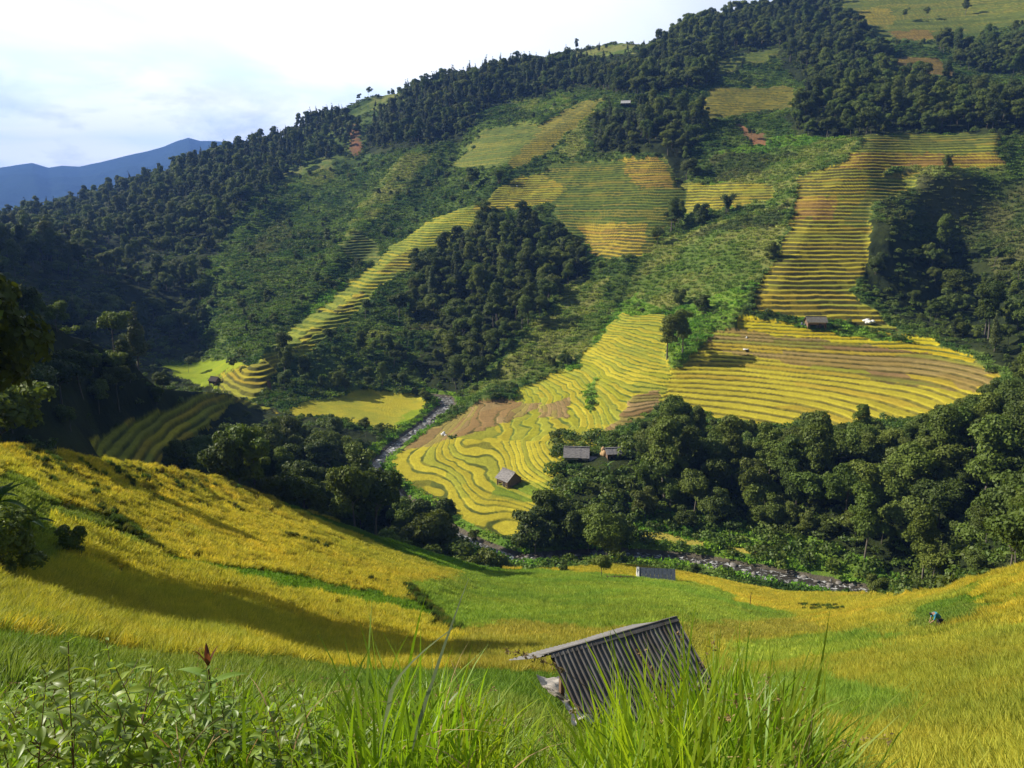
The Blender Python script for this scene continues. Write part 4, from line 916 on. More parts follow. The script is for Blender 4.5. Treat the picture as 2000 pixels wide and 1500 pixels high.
# ------------------------------------------------------------------ undergrowth on the wild slopes
def bush(seed, n=150, r=1.0, s=.24):
    g = np.random.default_rng(seed); lob = [(g.normal() * .5 * r, g.normal() * .5 * r, g.uniform(.2, .8) * r, g.uniform(.4, .75) * r) for _ in range(5)]
    V, sh = crown_mesh(lob, n, s, g, .3); return [(V, quads(V), sh, m_bush)]
BX, BY, g = cells(-600, 690, 60, 880, 2.1, 17)
d_ = np.hypot(BX, BY); az_ = np.degrees(np.arctan2(BX, BY)); m = (np.abs(az_) < 37.5) & (d_ < 800)
BX, BY, d_ = BX[m], BY[m], d_[m]
z, px, py, lay = ground_info(BX, BY); cl = nearest(cls, BX, BY); hr = nearest(np.maximum.accumulate(HF / Rr, axis=1), BX * .99, BY * .99)
pw = np.zeros(len(NAMES)); 
for n_, v_ in dict(scrub=.75, wood=.55, grass=.16, lush=.62, brush=.55, soil=.05).items(): pw[CI[n_]] = v_
pr = pw[cl] * np.clip(.55 + 1.1 * fbm(BX / 13, BY / 13, 19, 3), .08, 1.4); pr = np.where(lay == 1, 0, pr)
pr = np.where(d_ > 420, pr * .6, pr)
pr = np.where((px > 1080) & (py > 850) & (lay == 3) & (cl != CI['amber']), .95, pr)
pr = np.where(lay == 1, 0, pr); pr = np.where((lay != 1) & (px > 1200) & (px < 1720) & (py > curve([(1200, 1086), (1350, 1098), (1480, 1121), (1600, 1145), (1730, 1170)], px)), .06, pr)
for a_, b_, dm_ in HUTS_PX:
    hx, hy, _ = ground(a_, b_, dm_); ha = math.atan2(hx, hy); pr = np.where((np.abs(np.arctan2(BX, BY) - ha) * d_ < 3.4) & (d_ < math.hypot(hx, hy) + 3) & (d_ > math.hypot(hx, hy) - 6), 0, pr)
kp = (g.uniform(0, 1, len(BX)) < pr) & ((z + 1.6) / d_ > hr - .002) & (nearest(rv_d, BX, BY) > .6)
BX, BY, z, d_, cl = BX[kp], BY[kp], z[kp], d_[kp], cl[kp]; n = len(BX)
s_ = g.uniform(.5, 1.5, n) * np.where((project(BX, BY, z)[0] > 1080) & (project(BX, BY, z)[1] > 850), 1.35, 1) * np.where(cl == CI['grass'], .45, 1) * np.where(d_ > 420, 1.3, 1)
scatter('undergrowth', [bush(i) for i in range(4)], np.c_[BX, BY, z - .15], g.integers(0, 4, n), np.c_[np.zeros((n, 2)), g.uniform(0, 6.28, n)], np.c_[s_, s_, s_ * g.uniform(.7, 1.15, n)], np.ones((n, 3)), [m_bush], kind='stuff', label='bushes and creepers over the rough slopes')
print('BUSH', n)

# rough meadow texture: tussocks taking the colour of the ground they grow on
def tussock(seed, n=46):
    g = np.random.default_rng(seed); a = g.uniform(0, 6.28, n); p = np.c_[g.uniform(-1, 1, (n, 2)) * 1.0, g.uniform(.05, .35, n)]
    V = leaves(p, unit(g.normal(size=(n, 3)) + [0, 0, .7]), g.uniform(.22, .42, n), g, 1.7, .5); return [(V, quads(V), np.repeat(g.uniform(.25, 1, n), 4), m_tuft)]
MX_, MY_, g = cells(-330, 400, 90, 640, 1.75, 23)
d_ = np.hypot(MX_, MY_); az_ = np.degrees(np.arctan2(MX_, MY_)); m = (np.abs(az_) < 36) & (d_ < 600); MX_, MY_, d_ = MX_[m], MY_[m], d_[m]
z, px, py, lay = ground_info(MX_, MY_); cl = nearest(cls, MX_, MY_); hr = nearest(np.maximum.accumulate(HF / Rr, axis=1), MX_ * .99, MY_ * .99)
kp = np.isin(cl, [CI[q_] for q_ in ('grass', 'brush', 'lush', 'scrub')]) & (lay != 1) & ((z + .6) / d_ > hr) & (nearest(rv_d, MX_, MY_) > .4)
MX_, MY_, z = MX_[kp], MY_[kp], z[kp]; n = len(MX_); tn = nearest(col0, MX_, MY_) * (.75 + .6 * g.uniform(0, 1, (n, 1))); s_ = g.uniform(.7, 1.3, n)
scatter('meadow_grass', [tussock(i) for i in range(3)], np.c_[MX_, MY_, z], g.integers(0, 3, n), np.c_[np.zeros((n, 2)), g.uniform(0, 6.28, n)], np.c_[s_, s_, s_ * g.uniform(.6, 1.6, n)], tn * 1.6, [m_tuft], kind='stuff', label='rough meadow grass on the open slopes')
print('TUSSOCK', n)
# ------------------------------------------------------------------ rice and grass on the near slope
def blades(base, n, h, wd, g, lean=.35, seg=3, curl=.5, tipshade=1.0, lowshade=.05, spread=.04):
    """N tapered, arching blades from BASE (n,3)"""
    a = g.uniform(0, 6.28, n); hh = h * g.uniform(.7, 1.12, n); ln = lean * g.uniform(.1, 1.0, n) * hh
    o = base + np.c_[np.cos(a), np.sin(a), 0 * a] * spread
    t = np.linspace(0, 1, seg + 1); face = g.uniform(0, 6.28, n); sx = np.c_[np.cos(face), np.sin(face), 0 * a]
    V, S = [], []
    for t_ in t:
        c = o + np.c_[np.cos(a) * ln * t_ ** 1.8, np.sin(a) * ln * t_ ** 1.8, hh * (t_ - curl * lean * t_ ** 3 * .55)]
        w_ = wd * (1 - t_ ** 2.2) * (.55 + .9 * min(t_ * 2, 1)) * .5 + wd * .03
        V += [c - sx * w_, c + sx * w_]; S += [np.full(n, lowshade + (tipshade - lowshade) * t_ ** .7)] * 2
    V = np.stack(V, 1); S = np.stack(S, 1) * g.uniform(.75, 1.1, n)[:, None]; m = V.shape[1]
    b = (np.arange(n) * m)[:, None, None]; k_ = (np.arange(seg) * 2)[None, :, None]; F = b + k_ + np.array([0, 1, 3, 2])[None, None]
    return V.reshape(-1, 3), F.reshape(-1, 4), np.clip(S.reshape(-1), 0, 1)
def cat(L_, m):
    Vs, Fs, Ss, o_ = [], [], [], 0
    for V, F, S in L_: Vs.append(V); Fs.append(F + o_); Ss.append(S); o_ += len(V)
    return (np.concatenate(Vs), np.concatenate(Fs), np.concatenate(Ss), m)
def tilt(x, y, yaw, T=None, amt=1.0):
    e_ = .8; gx = (zat(x + e_, y) - zat(x - e_, y)) / (2 * e_) * amt; gy = (zat(x, y + e_) - zat(x, y - e_)) / (2 * e_) * amt
    gx = np.clip(gx, -.8, .8); gy = np.clip(gy, -.8, .8)
    nz = unit(np.stack([-gx, -gy, np.ones_like(gx)], -1)); c_, s__ = np.cos(yaw), np.sin(yaw)
    xa = np.stack([c_, s__, 0 * c_], -1); xa = unit(xa - nz * (xa * nz).sum(-1, keepdims=True)); ya = np.cross(nz, xa)
    return np.stack([np.arctan2(ya[:, 2], nz[:, 2]), -np.arcsin(np.clip(xa[:, 2], -1, 1)), np.arctan2(xa[:, 1], xa[:, 0])], -1)
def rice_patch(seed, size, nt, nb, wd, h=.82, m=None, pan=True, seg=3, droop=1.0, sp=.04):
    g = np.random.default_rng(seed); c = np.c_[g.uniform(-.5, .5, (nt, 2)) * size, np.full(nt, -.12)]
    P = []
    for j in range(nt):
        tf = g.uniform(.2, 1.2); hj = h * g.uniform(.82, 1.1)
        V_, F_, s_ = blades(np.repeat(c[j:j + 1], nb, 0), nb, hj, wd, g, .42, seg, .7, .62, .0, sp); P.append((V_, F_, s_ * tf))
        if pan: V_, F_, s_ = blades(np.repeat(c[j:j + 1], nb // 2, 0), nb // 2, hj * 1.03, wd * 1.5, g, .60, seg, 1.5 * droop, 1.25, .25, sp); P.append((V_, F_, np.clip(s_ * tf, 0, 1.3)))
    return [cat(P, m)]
m_list = [m_rice, m_tuft]
protos = [rice_patch(1, .8, 13, 14, .020, m=m_rice), rice_patch(2, .8, 13, 14, .020, m=m_rice),
          rice_patch(3, 1.5, 27, 15, .046, m=m_rice, seg=2, sp=.07), rice_patch(4, 1.5, 27, 15, .046, m=m_rice, seg=2, sp=.07),
          rice_patch(5, .8, 26, 8, .018, .55, m_tuft, False), rice_patch(6, 1.5, 60, 6, .05, .55, m_tuft, False, 2), rice_patch(7, 1.1, 26, 9, .05, .95, m_tuft, False, 3)]
ripe_ids = [CI[n] for n in ('ripe', 'ripet', 'green', 'mixed', 'amber')]
def crop_points(c, dmin, dmax, seed, azl=52):
    x, y, g = cells(-95, 110, 4, 140, c, seed, .9); d = np.hypot(x, y); a = np.degrees(np.arctan2(x, y)); m = (d > dmin) & (d <= dmax) & (np.abs(a) < azl) & (nearest(LAYER, x, y) == 1)
    x, y, d = x[m], y[m], d[m]; z = zat(x, y); cl = nearest(cls, x, y); hr = nearest(TANR, x * .985, y * .985); k_ = ((z + 1.0) / d > hr - .01) & (nearest(rv_d, x, y) > 3)
    return x[k_], y[k_], z[k_], d[k_], cl[k_], g
TANR = np.maximum.accumulate(HF / Rr, axis=1)
P_, I_, S_, C_ = [], [], [], []
Q_, QI, QS, QC = [], [], [], []
for c, d0, d1, nearp in ((.66, 7.5, 42, True), (1.25, 42, 135, False)):
    x, y, z, d, cl, g = crop_points(c, d0, d1, 33 + int(c))
    tn = nearest(col0, x, y) * (1 + .20 * fbm(x / 9, y / 9, 15, 3) + .05 * g.normal(size=len(x)))[:, None]
    tn[:, 0] *= 1 + .10 * fbm(x / 8, y / 3, 16, 3); 
    isr = np.isin(cl, ripe_ids); hs = g.uniform(.94, 1.05, len(x)) * (1 + .08 * fbm(x / 9, y / 9, 18, 2))
    rz = g.uniform(0, 6.28, len(x)); v = g.integers(0, 2, len(x))
    P_.append(np.c_[x, y, z][isr]); I_.append(((0 if nearp else 2) + v)[isr]); S_.append(np.c_[hs * 0 + 1, hs * 0 + 1, hs][isr]); C_.append(np.clip(tn, .01, .8)[isr])
    gr = ~isr & (d > 9.5)
    Q_.append(np.c_[x, y, z][gr]); QI.append(np.full(gr.sum(), 0 if nearp else 1)); QS.append(np.c_[hs * 0 + 1, hs * 0 + 1, hs][gr]); QC.append(np.clip(tn, .01, .8)[gr])
# weedy banks between the plots: dark tufts standing along each step
BK = [[(45,888),(68,908)],[(93,897),(108,912),(130,934)],[(145,902),(165,915),(197,936)],[(212,914),(240,932),(265,957)],[(242,914),(275,935),(312,960)],[(310,928),(340,945),(366,968)],[(360,936),(382,950),(400,968)],[(400,946),(436,971)],[(450,948),(472,963)],[(88,938),(105,950),(130,960)],[(140,948),(175,958),(205,966)],
 [(198,1006),(225,1030),(262,1052),(300,1080)],[(205,1000),(240,1035),(285,1068),(305,1082)],[(172,974),(190,970)],[(250,973),(262,973)],[(303,979),(314,986)],[(350,985),(362,988)],[(445,990),(463,997)],[(715,1136),(735,1139),(752,1142)],[(792,1150),(810,1175),(850,1205),(890,1238)],[(800,1150),(830,1185),(880,1232)],[(560,1052),(640,1075)],[(1560,1188),(1630,1192)],[(1575,1196),(1640,1198)]]
bx, by = [], []
for pl in BK:
    W_ = [ground(a_, b_, 20) for a_, b_ in pl]
    for (x0_, y0_, _), (x1_, y1_, _) in zip(W_[:-1], W_[1:]):
        L_ = math.hypot(x1_ - x0_, y1_ - y0_); m_ = max(2, int(L_ / .28))
        if L_ > 40: continue
        for t_ in np.linspace(0, 1, m_): bx.append(x0_ + (x1_ - x0_) * t_); by.append(y0_ + (y1_ - y0_) * t_)
g_ = np.random.default_rng(77); bx = np.array(bx) + g_.normal(size=len(bx)) * .22; by = np.array(by) + g_.normal(size=len(by)) * .22; nb_ = len(bx); hb = g_.uniform(.30, .85, nb_)
Q_.append(np.c_[bx, by, zat(bx, by) + .25]); QI.append(np.full(nb_, 2)); QS.append(np.c_[hb * .5, hb * .5, hb]); QC.append(np.array([[.075, .10, .018]]) * g_.uniform(.6, 1.9, (nb_, 1)) * np.where(g_.uniform(0, 1, (nb_, 1)) > .7, [[1.7, 1.1, 1.2]], [[1, 1, 1]]))
P_, I_, S_, C_ = map(np.concatenate, (P_, I_, S_, C_)); Q_, QI, QS, QC = map(np.concatenate, (Q_, QI, QS, QC))
print('RICE', len(P_), 'VERGE', len(Q_))
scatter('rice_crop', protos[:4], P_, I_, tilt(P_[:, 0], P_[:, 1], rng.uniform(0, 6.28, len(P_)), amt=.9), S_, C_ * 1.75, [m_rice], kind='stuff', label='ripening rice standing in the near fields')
scatter('verge_grass', protos[4:], Q_, QI, tilt(Q_[:, 0], Q_[:, 1], rng.uniform(0, 6.28, len(Q_)), amt=.9), QS, QC * 1.35, [m_tuft], kind='stuff', label='rough grass on field verges and banks')

# ------------------------------------------------------------------ the tall grass in front of the camera
def clump(seed, n, h, wd, lean, m, r=.16, seg=6, curl=.8):
    g = np.random.default_rng(seed); b = np.c_[g.normal(size=(n, 2)) * r, np.full(n, -.08)]
    return blades(b, n, h, wd, g, lean, seg, curl, .95, .1, .02) + (m,)
gp = [[clump(1, 46, 1.15, .013, .42, m_grass)], [clump(2, 40, 1.0, .015, .55, m_grass)], [clump(3, 52, .8, .009, .6, m_grass)],
      [clump(4, 26, .75, .006, .9, m_dry, .2)], [clump(5, 30, 1.35, .016, .30, m_grass)]]
def seed_stalk(seed):
    g = np.random.default_rng(seed); parts = []; sh = []
    for j in range(5):
        a = g.uniform(0, 6.28); t = np.linspace(0, 1, 9)[:, None]; P = np.array([g.normal() * .08, g.normal() * .08, -.05]) + np.array([math.cos(a), math.sin(a), 0]) * .45 * t ** 2.2 + np.array([0, 0, 1]) * (1.15 * t - .22 * t ** 4)
        parts.append(tube(P, np.linspace(.003, .0012, 9), 3))
        q = P[5:][g.integers(0, 4, 40)] + g.normal(size=(40, 3)) * .018; V = leaves(q, unit(g.normal(size=(40, 3))), .012, g, 2.6, .8); parts.append((V, quads(V)))
    V, F = merge(parts); return [(V, F, g.uniform(.3, 1, len(V)), m_dry)]
gp.append(seed_stalk(8))
x, y, g = cells(-12, 12, 2.4, 17, .21, 71, 1.0); d = np.hypot(x, y); z = zat(x, y); px, py = project(x, y, z)
prof_top = [(-200, .42), (0, .45), (250, .5), (450, .62), (600, .66), (850, .70), (990, .5), (1030, .25), (1130, .22), (1175, .75), (1260, 1.0), (1350, 1.35), (1480, 1.35), (1580, .8), (1640, .35), (2200, .2)]
hscale = curve(prof_top, px)
rr = g.uniform(0, 1, len(x)); dl = fbm(x / .8, y / .8, 3, 3)
ok = (d > 2.7) & (px > -150) & (px < 1640 + 60 * dl) & (rr < np.where(px < 450, .42, np.where(px > 1190, .9, .62)) * np.where(d > 7, .8, 1)) & (d < np.interp(px, [0, 450, 700, 1000, 1200, 1400, 1500, 1640], [7, 9, 11, 9.5, 9.0, 9.5, 8.5, 7.5]))
ok &= ~((px > 1700))
x, y, z, d, px, hs = x[ok], y[ok], z[ok], d[ok], px[ok], hscale[ok]; n = len(x)
ix = g.choice(6, n, p=[.26, .20, .22, .19, .09, .04]); ix = np.where((hs < .7) & (ix == 4), 2, ix)
s_ = hs * g.uniform(.7, 1.1, n)
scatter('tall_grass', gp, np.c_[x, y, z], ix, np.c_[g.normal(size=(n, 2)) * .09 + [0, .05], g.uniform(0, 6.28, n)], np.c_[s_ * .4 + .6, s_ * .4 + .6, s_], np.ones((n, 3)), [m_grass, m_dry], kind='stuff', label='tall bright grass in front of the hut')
print('GRASS', n)

# ------------------------------------------------------------------ leafy weeds at the lower left
def leaf_blade(L_, W_, g, droop=.5, nl=7, nw=5, fold=.25):
    t = np.linspace(0, 1, nl)[:, None]; s = np.linspace(-1, 1, nw)[None]
    w_ = W_ * np.sin(np.pi * np.clip(t, .015, .985) ** .8) ** .85 * .5
    x_ = w_ * s; z_ = -droop * L_ * t ** 2 * .5 + fold * np.abs(x_) + .04 * W_ * np.abs(np.sin(s * 5)) + 0 * t; y_ = L_ * t * (1 - .12 * droop * t) + 0 * s
    return np.stack([x_, y_, z_], -1).reshape(-1, 3), gridfaces(nl, nw)
def rot_to(V, yaw, pitch, roll, p):
    cz, sz, cx_, sx_, cr_, sr_ = math.cos(yaw), math.sin(yaw), math.cos(pitch), math.sin(pitch), math.cos(roll), math.sin(roll)
    V = V @ np.array([[cr_, 0, -sr_], [0, 1, 0], [sr_, 0, cr_]]).T; V = V @ np.array([[1, 0, 0], [0, cx_, -sx_], [0, sx_, cx_]]).T; V = V @ np.array([[cz, -sz, 0], [sz, cz, 0], [0, 0, 1]]).T
    return V + p
def weed_mesh(seed):
    g = np.random.default_rng(seed); h = g.uniform(.75, 1.05); n = 8; lean = g.normal(size=2) * .10
    t = np.linspace(0, 1, n); P = np.c_[lean[0] * t ** 2, lean[1] * t ** 2, -.1 + (h + .1) * t]; ST = [tube(P, np.linspace(.006, .0022, n), 5)]; LV = []; sh = []
    for side in range(3):
        z0 = g.uniform(.25, .6) * h; a = g.uniform(0, 6.28); q = np.array([np.interp(z0, P[:, 2], P[:, 0]), np.interp(z0, P[:, 2], P[:, 1]), z0]); e = q + np.array([math.cos(a) * .22, math.sin(a) * .22, .26]); ST.append(tube([q, (q + e) / 2 + [0, 0, -.02], e], [.004, .003, .002], 4))
        for k_ in range(4):
            V, F = leaf_blade(g.uniform(.06, .11), g.uniform(.03, .045), g); LV.append((rot_to(V, g.uniform(0, 6.28), g.uniform(-.1, .7), g.normal() * .3, e + [0, 0, -.04 * k_]), F)); sh.append(np.full(len(V), g.uniform(.3, 1)))
    for j in range(10):
        zz = h * (.22 + .78 * j / 9); a = j * 1.57 + g.normal() * .3; c = np.array([np.interp(zz, P[:, 2], P[:, 0]), np.interp(zz, P[:, 2], P[:, 1]), zz]); sz = np.interp(j, [0, 3, 7, 9], [.10, .145, .12, .06])
        for q in (0, math.pi):
            V, F = leaf_blade(sz * g.uniform(.8, 1.15), sz * g.uniform(.36, .46), g, g.uniform(.3, 1.2)); LV.append((rot_to(V, a + q, g.uniform(-.55, .45) + .05 * j, g.normal() * .35, c), F)); sh.append(np.full(len(V), g.uniform(.1, 1)))
    return merge(ST), merge(LV), np.concatenate(sh)
WM = []
m_stem, nt, o = mat('weed_stem'); pb = N(nt, 'ShaderNodeBsdfPrincipled', Roughness=.5); pb.inputs['Base Color'].default_value = (.10, .045, .02, 1); nt.links.new(pb.outputs[0], o.inputs[0])
for i in range(6):
    (SV, SF), (LV, LF), sh = weed_mesh(100 + i); a_ = new_mesh('weed_stem', SV, SF); a_.materials.append(m_stem); b_ = new_mesh('weed_leaves', LV, LF); vcol(b_, np.repeat(sh[:, None], 3, 1), 'shade'); b_.materials.append(m_weed); WM.append((a_, b_))
wp = []
g = np.random.default_rng(5)
rows_w = [(1492, 2.95, 16, -10, 640), (1455, 3.6, 17, -20, 690), (1425, 4.4, 15, 0, 600), (1408, 5.3, 12, -10, 520)]
rown = ['nearest row', 'second row', 'third row', 'back row']
for ri, (pyb, dd, cnt, xa, xb) in enumerate(rows_w):
    for j in range(cnt):
        px_ = xa + (xb - xa) * (j + .5) / cnt + g.normal() * 9; a, _ = raydir(px_, 1400); d = dd * g.uniform(.92, 1.08); x, y = math.sin(a) * d, math.cos(a) * d
        e = bpy.data.objects.new('leafy_weed', None); COL.objects.link(e); e.location = (x, y, float(zat(x, y)[0])); e.rotation_euler = (g.normal() * .08, g.normal() * .08, g.uniform(0, 6.28)); s = g.uniform(.42, .66) * (.88 if px_ > 430 else 1.0); e.scale = (s, s, s)
        mid = cnt / 2; pos = f'{ORD[j]} from the left' if j < 9 else f'{ORD[cnt - 1 - j]} from the right'
        e['label'] = f'leafy green weed with reddish stem, {pos} in the {rown[ri]} of weeds'; e['category'] = 'weed'; e['group'] = 'leafy weeds along the lower left edge'
        A__, B__ = WM[int(g.integers(0, 6))]; link('stem', A__, (), e); link('foliage', B__, (), e)
# plant with red top leaves
def single_plant(name, pxy, d, label, cat_, parts):
    a, _ = raydir(*pxy); x, y = math.sin(a) * d, math.cos(a) * d; e = bpy.data.objects.new(name, None); COL.objects.link(e); e.location = (x, y, float(zat(x, y)[0])); e['label'] = label; e['category'] = cat_
    for nm, (V, F), sh, m in parts:
        me = new_mesh(nm, V, F); vcol(me, np.full((len(V), 3), sh), 'shade'); me.materials.append(m); link(nm, me, (), e)
    return e
g = np.random.default_rng(3); R_, G_ = [], []
for j in range(4):
    V, F = leaf_blade(.11, .026, g, .15); R_.append((rot_to(V, j * 1.6 + .4, 1.15, 0, np.array([0, 0, .60])), F))
for j in range(12):
    V, F = leaf_blade(.18, .05, g, .8); G_.append((rot_to(V, j * 2.4, .5, 0, np.array([0, 0, .15 + .035 * j])), F))
single_plant('red_tipped_plant', (415, 1400), 3.7, 'single upright plant with reddish-brown top leaves above the green weeds', 'plant',
             [('stem', tube([(0, 0, -.1), (.01, 0, .3), (0, 0, .62)], [.007, .006, .004]), .5, m_stem), ('top_leaves', merge(R_), .3, m_red), ('foliage', merge(G_), .6, m_weed)])
m_reed = leafmat('reed_blade', (.20, .28, .17), (.36, .44, .30), .3, .45, .3, (1.1, 1.1, .8))
# two long pale reed blades
def ribbon(P, w_, side):
    P = np.array(P, float); n = len(P); s = np.array(side, float); s /= np.linalg.norm(s); t = np.linspace(0, 1, n); ww = w_ * (1 - t ** 3) * .5 + .0005
    V = np.stack([P - s * ww[:, None], P + [0, 0, -.25 * w_], P + s * ww[:, None]], 1).reshape(-1, 3); return V, gridfaces(n, 3)
t = np.linspace(0, 1, 14)[:, None]
b1_ = ribbon(np.array([0, 0, -.1]) + t * [.20, 0, 1.0] + np.maximum(t - .62, 0) ** 1.3 * [.55, 0, -.45], .019, (1, .4, 0)); b2_ = ribbon(np.array([.09, 0, -.1]) + t * [.26, .1, 1.02] + t ** 2 * [.06, 0, 0], .017, (1, .3, 0))
single_plant('reed', (706, 1480), 2.75, 'pair of long pale bent reed blades rising at bottom left of centre', 'reed', [('blade', b1_, .9, m_reed), ('blade', b2_, .9, m_reed)])
# ------------------------------------------------------------------ huts and small things
def pmat(name, c0, c1, scale=3, rough=.85, bump=.02, metal=0, stretch=(1, 1, 1)):
    m, nt, o = mat(name); tc_ = nt.nodes.new('ShaderNodeTexCoord'); mp_ = nt.nodes.new('ShaderNodeMapping'); mp_.inputs['Scale'].default_value = stretch; nt.links.new(tc_.outputs['Object'], mp_.inputs[0])
    n_ = N(nt, 'ShaderNodeTexNoise', Scale=float(scale), Detail=6.0, Roughness=.65); nt.links.new(mp_.outputs[0], n_.inputs['Vector'])
    r_ = N(nt, 'ShaderNodeMapRange'); nt.links.new(n_.outputs['Fac'], r_.inputs[0]); r_.inputs[1].default_value = .32; r_.inputs[2].default_value = .68
    x_ = N(nt, 'ShaderNodeMix', _data_type='RGBA'); x_.inputs[6].default_value = (*c0, 1); x_.inputs[7].default_value = (*c1, 1); nt.links.new(r_.outputs[0], x_.inputs[0])
    b_ = N(nt, 'ShaderNodeBump', Strength=.6, Distance=bump); nt.links.new(n_.outputs['Fac'], b_.inputs['Height'])
    p_ = N(nt, 'ShaderNodeBsdfPrincipled', Roughness=rough, Metallic=float(metal)); p_.inputs['Specular IOR Level'].default_value = .25; nt.links.new(x_.outputs[2], p_.inputs['Base Color']); nt.links.new(b_.outputs[0], p_.inputs['Normal']); nt.links.new(p_.outputs[0], o.inputs[0]); return m
m_slate = pmat('weathered_roof', (.13, .12, .115), (.27, .25, .235), 1.6, .8, .03, 0, (1, 3, 1)); m_mossy = pmat('mossy_roof', (.10, .09, .075), (.19, .175, .14), 2)
m_corr = pmat('corrugated_roof', (.066, .052, .042), (.155, .148, .135), 1.3, .75, .01, 0, (1.6, .35, 1)); m_corr2 = pmat('corrugated_roof_far', (.12, .115, .11), (.20, .19, .185), 2.5, .8, .01)
m_corr3 = pmat('pale_grey_roof', (.30, .29, .28), (.46, .45, .43), 1.5, .8, .02); m_wood = pmat('old_wood', (.12, .075, .045), (.24, .16, .10), 5, .85, .02, 0, (1, 1, .2)); m_pale = pmat('pale_boards', (.36, .28, .20), (.52, .43, .33), 5, .85, .02, 0, (1, 1, .2)); m_dark = pmat('dark_wood', (.03, .024, .02), (.07, .055, .045), 5)
m_tarp = pmat('blue_grey_sheet', (.035, .045, .062), (.10, .115, .14), 3.5, .5, .03); m_white = pmat('white_sheet', (.55, .54, .51), (.74, .72, .68), 4, .7, .03); m_sack = pmat('cracked_pale_sheet', (.34, .29, .23), (.66, .60, .52), 2.8, .85, .05)
m_stone = pmat('river_stone', (.09, .08, .07), (.24, .22, .195), 1.4, .8, .08); m_straw = pmat('straw', (.30, .19, .09), (.48, .33, .17), 7, .95, .06); m_skin = pmat('skin', (.28, .16, .10), (.34, .20, .13), 4, .5, .002); m_blue = pmat('blue_cloth', (.03, .16, .24), (.06, .28, .36), 6, .8, .01); m_navy = pmat('dark_cloth', (.012, .014, .02), (.03, .03, .04), 6); m_hair = pmat('hair', (.006, .005, .005), (.02, .016, .013), 10, .5)
def box(c, s, yaw=0):
    v = np.array([(x, y, z) for z in (-.5, .5) for y in (-.5, .5) for x in (-.5, .5)]) * np.array(s)
    c_, s_ = math.cos(yaw), math.sin(yaw); v = v @ np.array([[c_, -s_, 0], [s_, c_, 0], [0, 0, 1]]).T + np.array(c)
    return v, np.array([(0, 2, 3, 1), (4, 5, 7, 6), (0, 1, 5, 4), (2, 6, 7, 3), (0, 4, 6, 2), (1, 3, 7, 5)])
def slab(p0, p1, p2, p3, th):
    p = np.array([p0, p1, p2, p3], float); n = unit(np.cross(p[1] - p[0], p[3] - p[0])); v = np.r_[p, p - n * th]
    return v, np.array([(0, 1, 2, 3), (7, 6, 5, 4), (0, 4, 5, 1), (1, 5, 6, 2), (2, 6, 7, 3), (3, 7, 4, 0)])
def part(nm, parts, m, par, smooth=False, **pr):
    V, F = merge(parts); me = new_mesh(nm, V, F, smooth); me.materials.append(m); return link(nm, me, (), par, **pr)
def root(nm, loc, yaw, label, cat_, **pr):
    e = bpy.data.objects.new(nm, None); COL.objects.link(e); e.location = loc; e.rotation_euler = (0, 0, yaw); e['label'] = label; e['category'] = cat_
    for a, b in pr.items(): e[a] = b
    return e
def field_house(nm, loc, yaw, L_, W_, wh, rise_, label, roof_m, wall_m, over=.45, open_low=True, pale_band=False, stilts=.0):
    """ridge along local x; the slope toward local -y is the front"""
    e = root(nm, loc, yaw, label, 'hut'); g = np.random.default_rng(int(abs(loc[0] * 10)))
    hl, hw = L_ / 2, W_ / 2; z0 = stilts
    W = [box((0, hw - .04, z0 + wh / 2), (L_ - .1, .07, wh)), box((-hl + .04, 0, z0 + wh / 2), (.07, W_ - .16, wh)), box((hl - .04, 0, z0 + wh / 2), (.07, W_ - .16, wh))]
    fz = wh * (.55 if open_low else 1.0)
    W.append(box((0, -hw + .04, z0 + wh - fz / 2), (L_ - .1, .07, fz)))
    for sx in (-1, 1):
        x = sx * (hl - .05); V = np.array([(x - .03, -hw, z0 + wh), (x - .03, hw, z0 + wh), (x - .03, 0, z0 + wh + rise_ * .97), (x - .03, 0, z0 + wh + rise_ * .97), (x + .03, -hw, z0 + wh), (x + .03, hw, z0 + wh), (x + .03, 0, z0 + wh + rise_ * .97), (x + .03, 0, z0 + wh + rise_ * .97)])
        W.append((V, np.array([(0, 1, 2, 3), (7, 6, 5, 4), (0, 4, 5, 1), (1, 5, 6, 2)])))
    wo = part('wall', W, wall_m, e)
    if pale_band: part('board', [box((0, -hw - .03, z0 + wh - .35), (L_, .05, .5))], m_pale, e)
    if open_low:
        for j in range(5): part('railing', [box((-hl + .5 + j * (L_ - 1) / 4, -hw - .02, z0 + wh * .2), (.07, .05, wh * .42))], m_pale, e) if j % 2 == 0 else None
    part('door', [box((hl * .35, -hw - .005, z0 + wh * .42), (.8, .05, wh * .8))], m_dark, e)
    ev = rise_ / hw * over
    for sy in (-1, 1):
        a = (-hl - over, sy * (hw + over), z0 + wh - ev); b = (hl + over, sy * (hw + over), z0 + wh - ev); c = (hl + over, 0, z0 + wh + rise_); d = (-hl - over, 0, z0 + wh + rise_ )
        q = (a, b, c, d) if sy < 0 else (b, a, d, c)
        n = 9; P = []
        for j in range(n):   # courses of sheets, each a little uneven
            f0, f1 = j / n, (j + 1) / n; lerp = lambda u_, v_, f: np.array(u_) * (1 - f) + np.array(v_) * f; up = np.array([0, 0, .02 * g.uniform() + (.03 if j % 2 else 0)])
            P.append(slab(lerp(q[0], q[1], f0) + up, lerp(q[0], q[1], f1) + up, lerp(q[3], q[2], f1) + up, lerp(q[3], q[2], f0) + up, .05))
        part('roof', P, roof_m, e)
    part('ridge_cap', [box((0, 0, z0 + wh + rise_ + .06), (L_ + 2 * over, .34, .09))], roof_m, e)
    for sx in (-1, 1):
        for sy in (-1, 1): part('post', [box((sx * (hl - .02), sy * (hw + .02), (z0 + wh) / 2 - .35), (.14, .14, z0 + wh + .7))], m_wood, e)
    return e
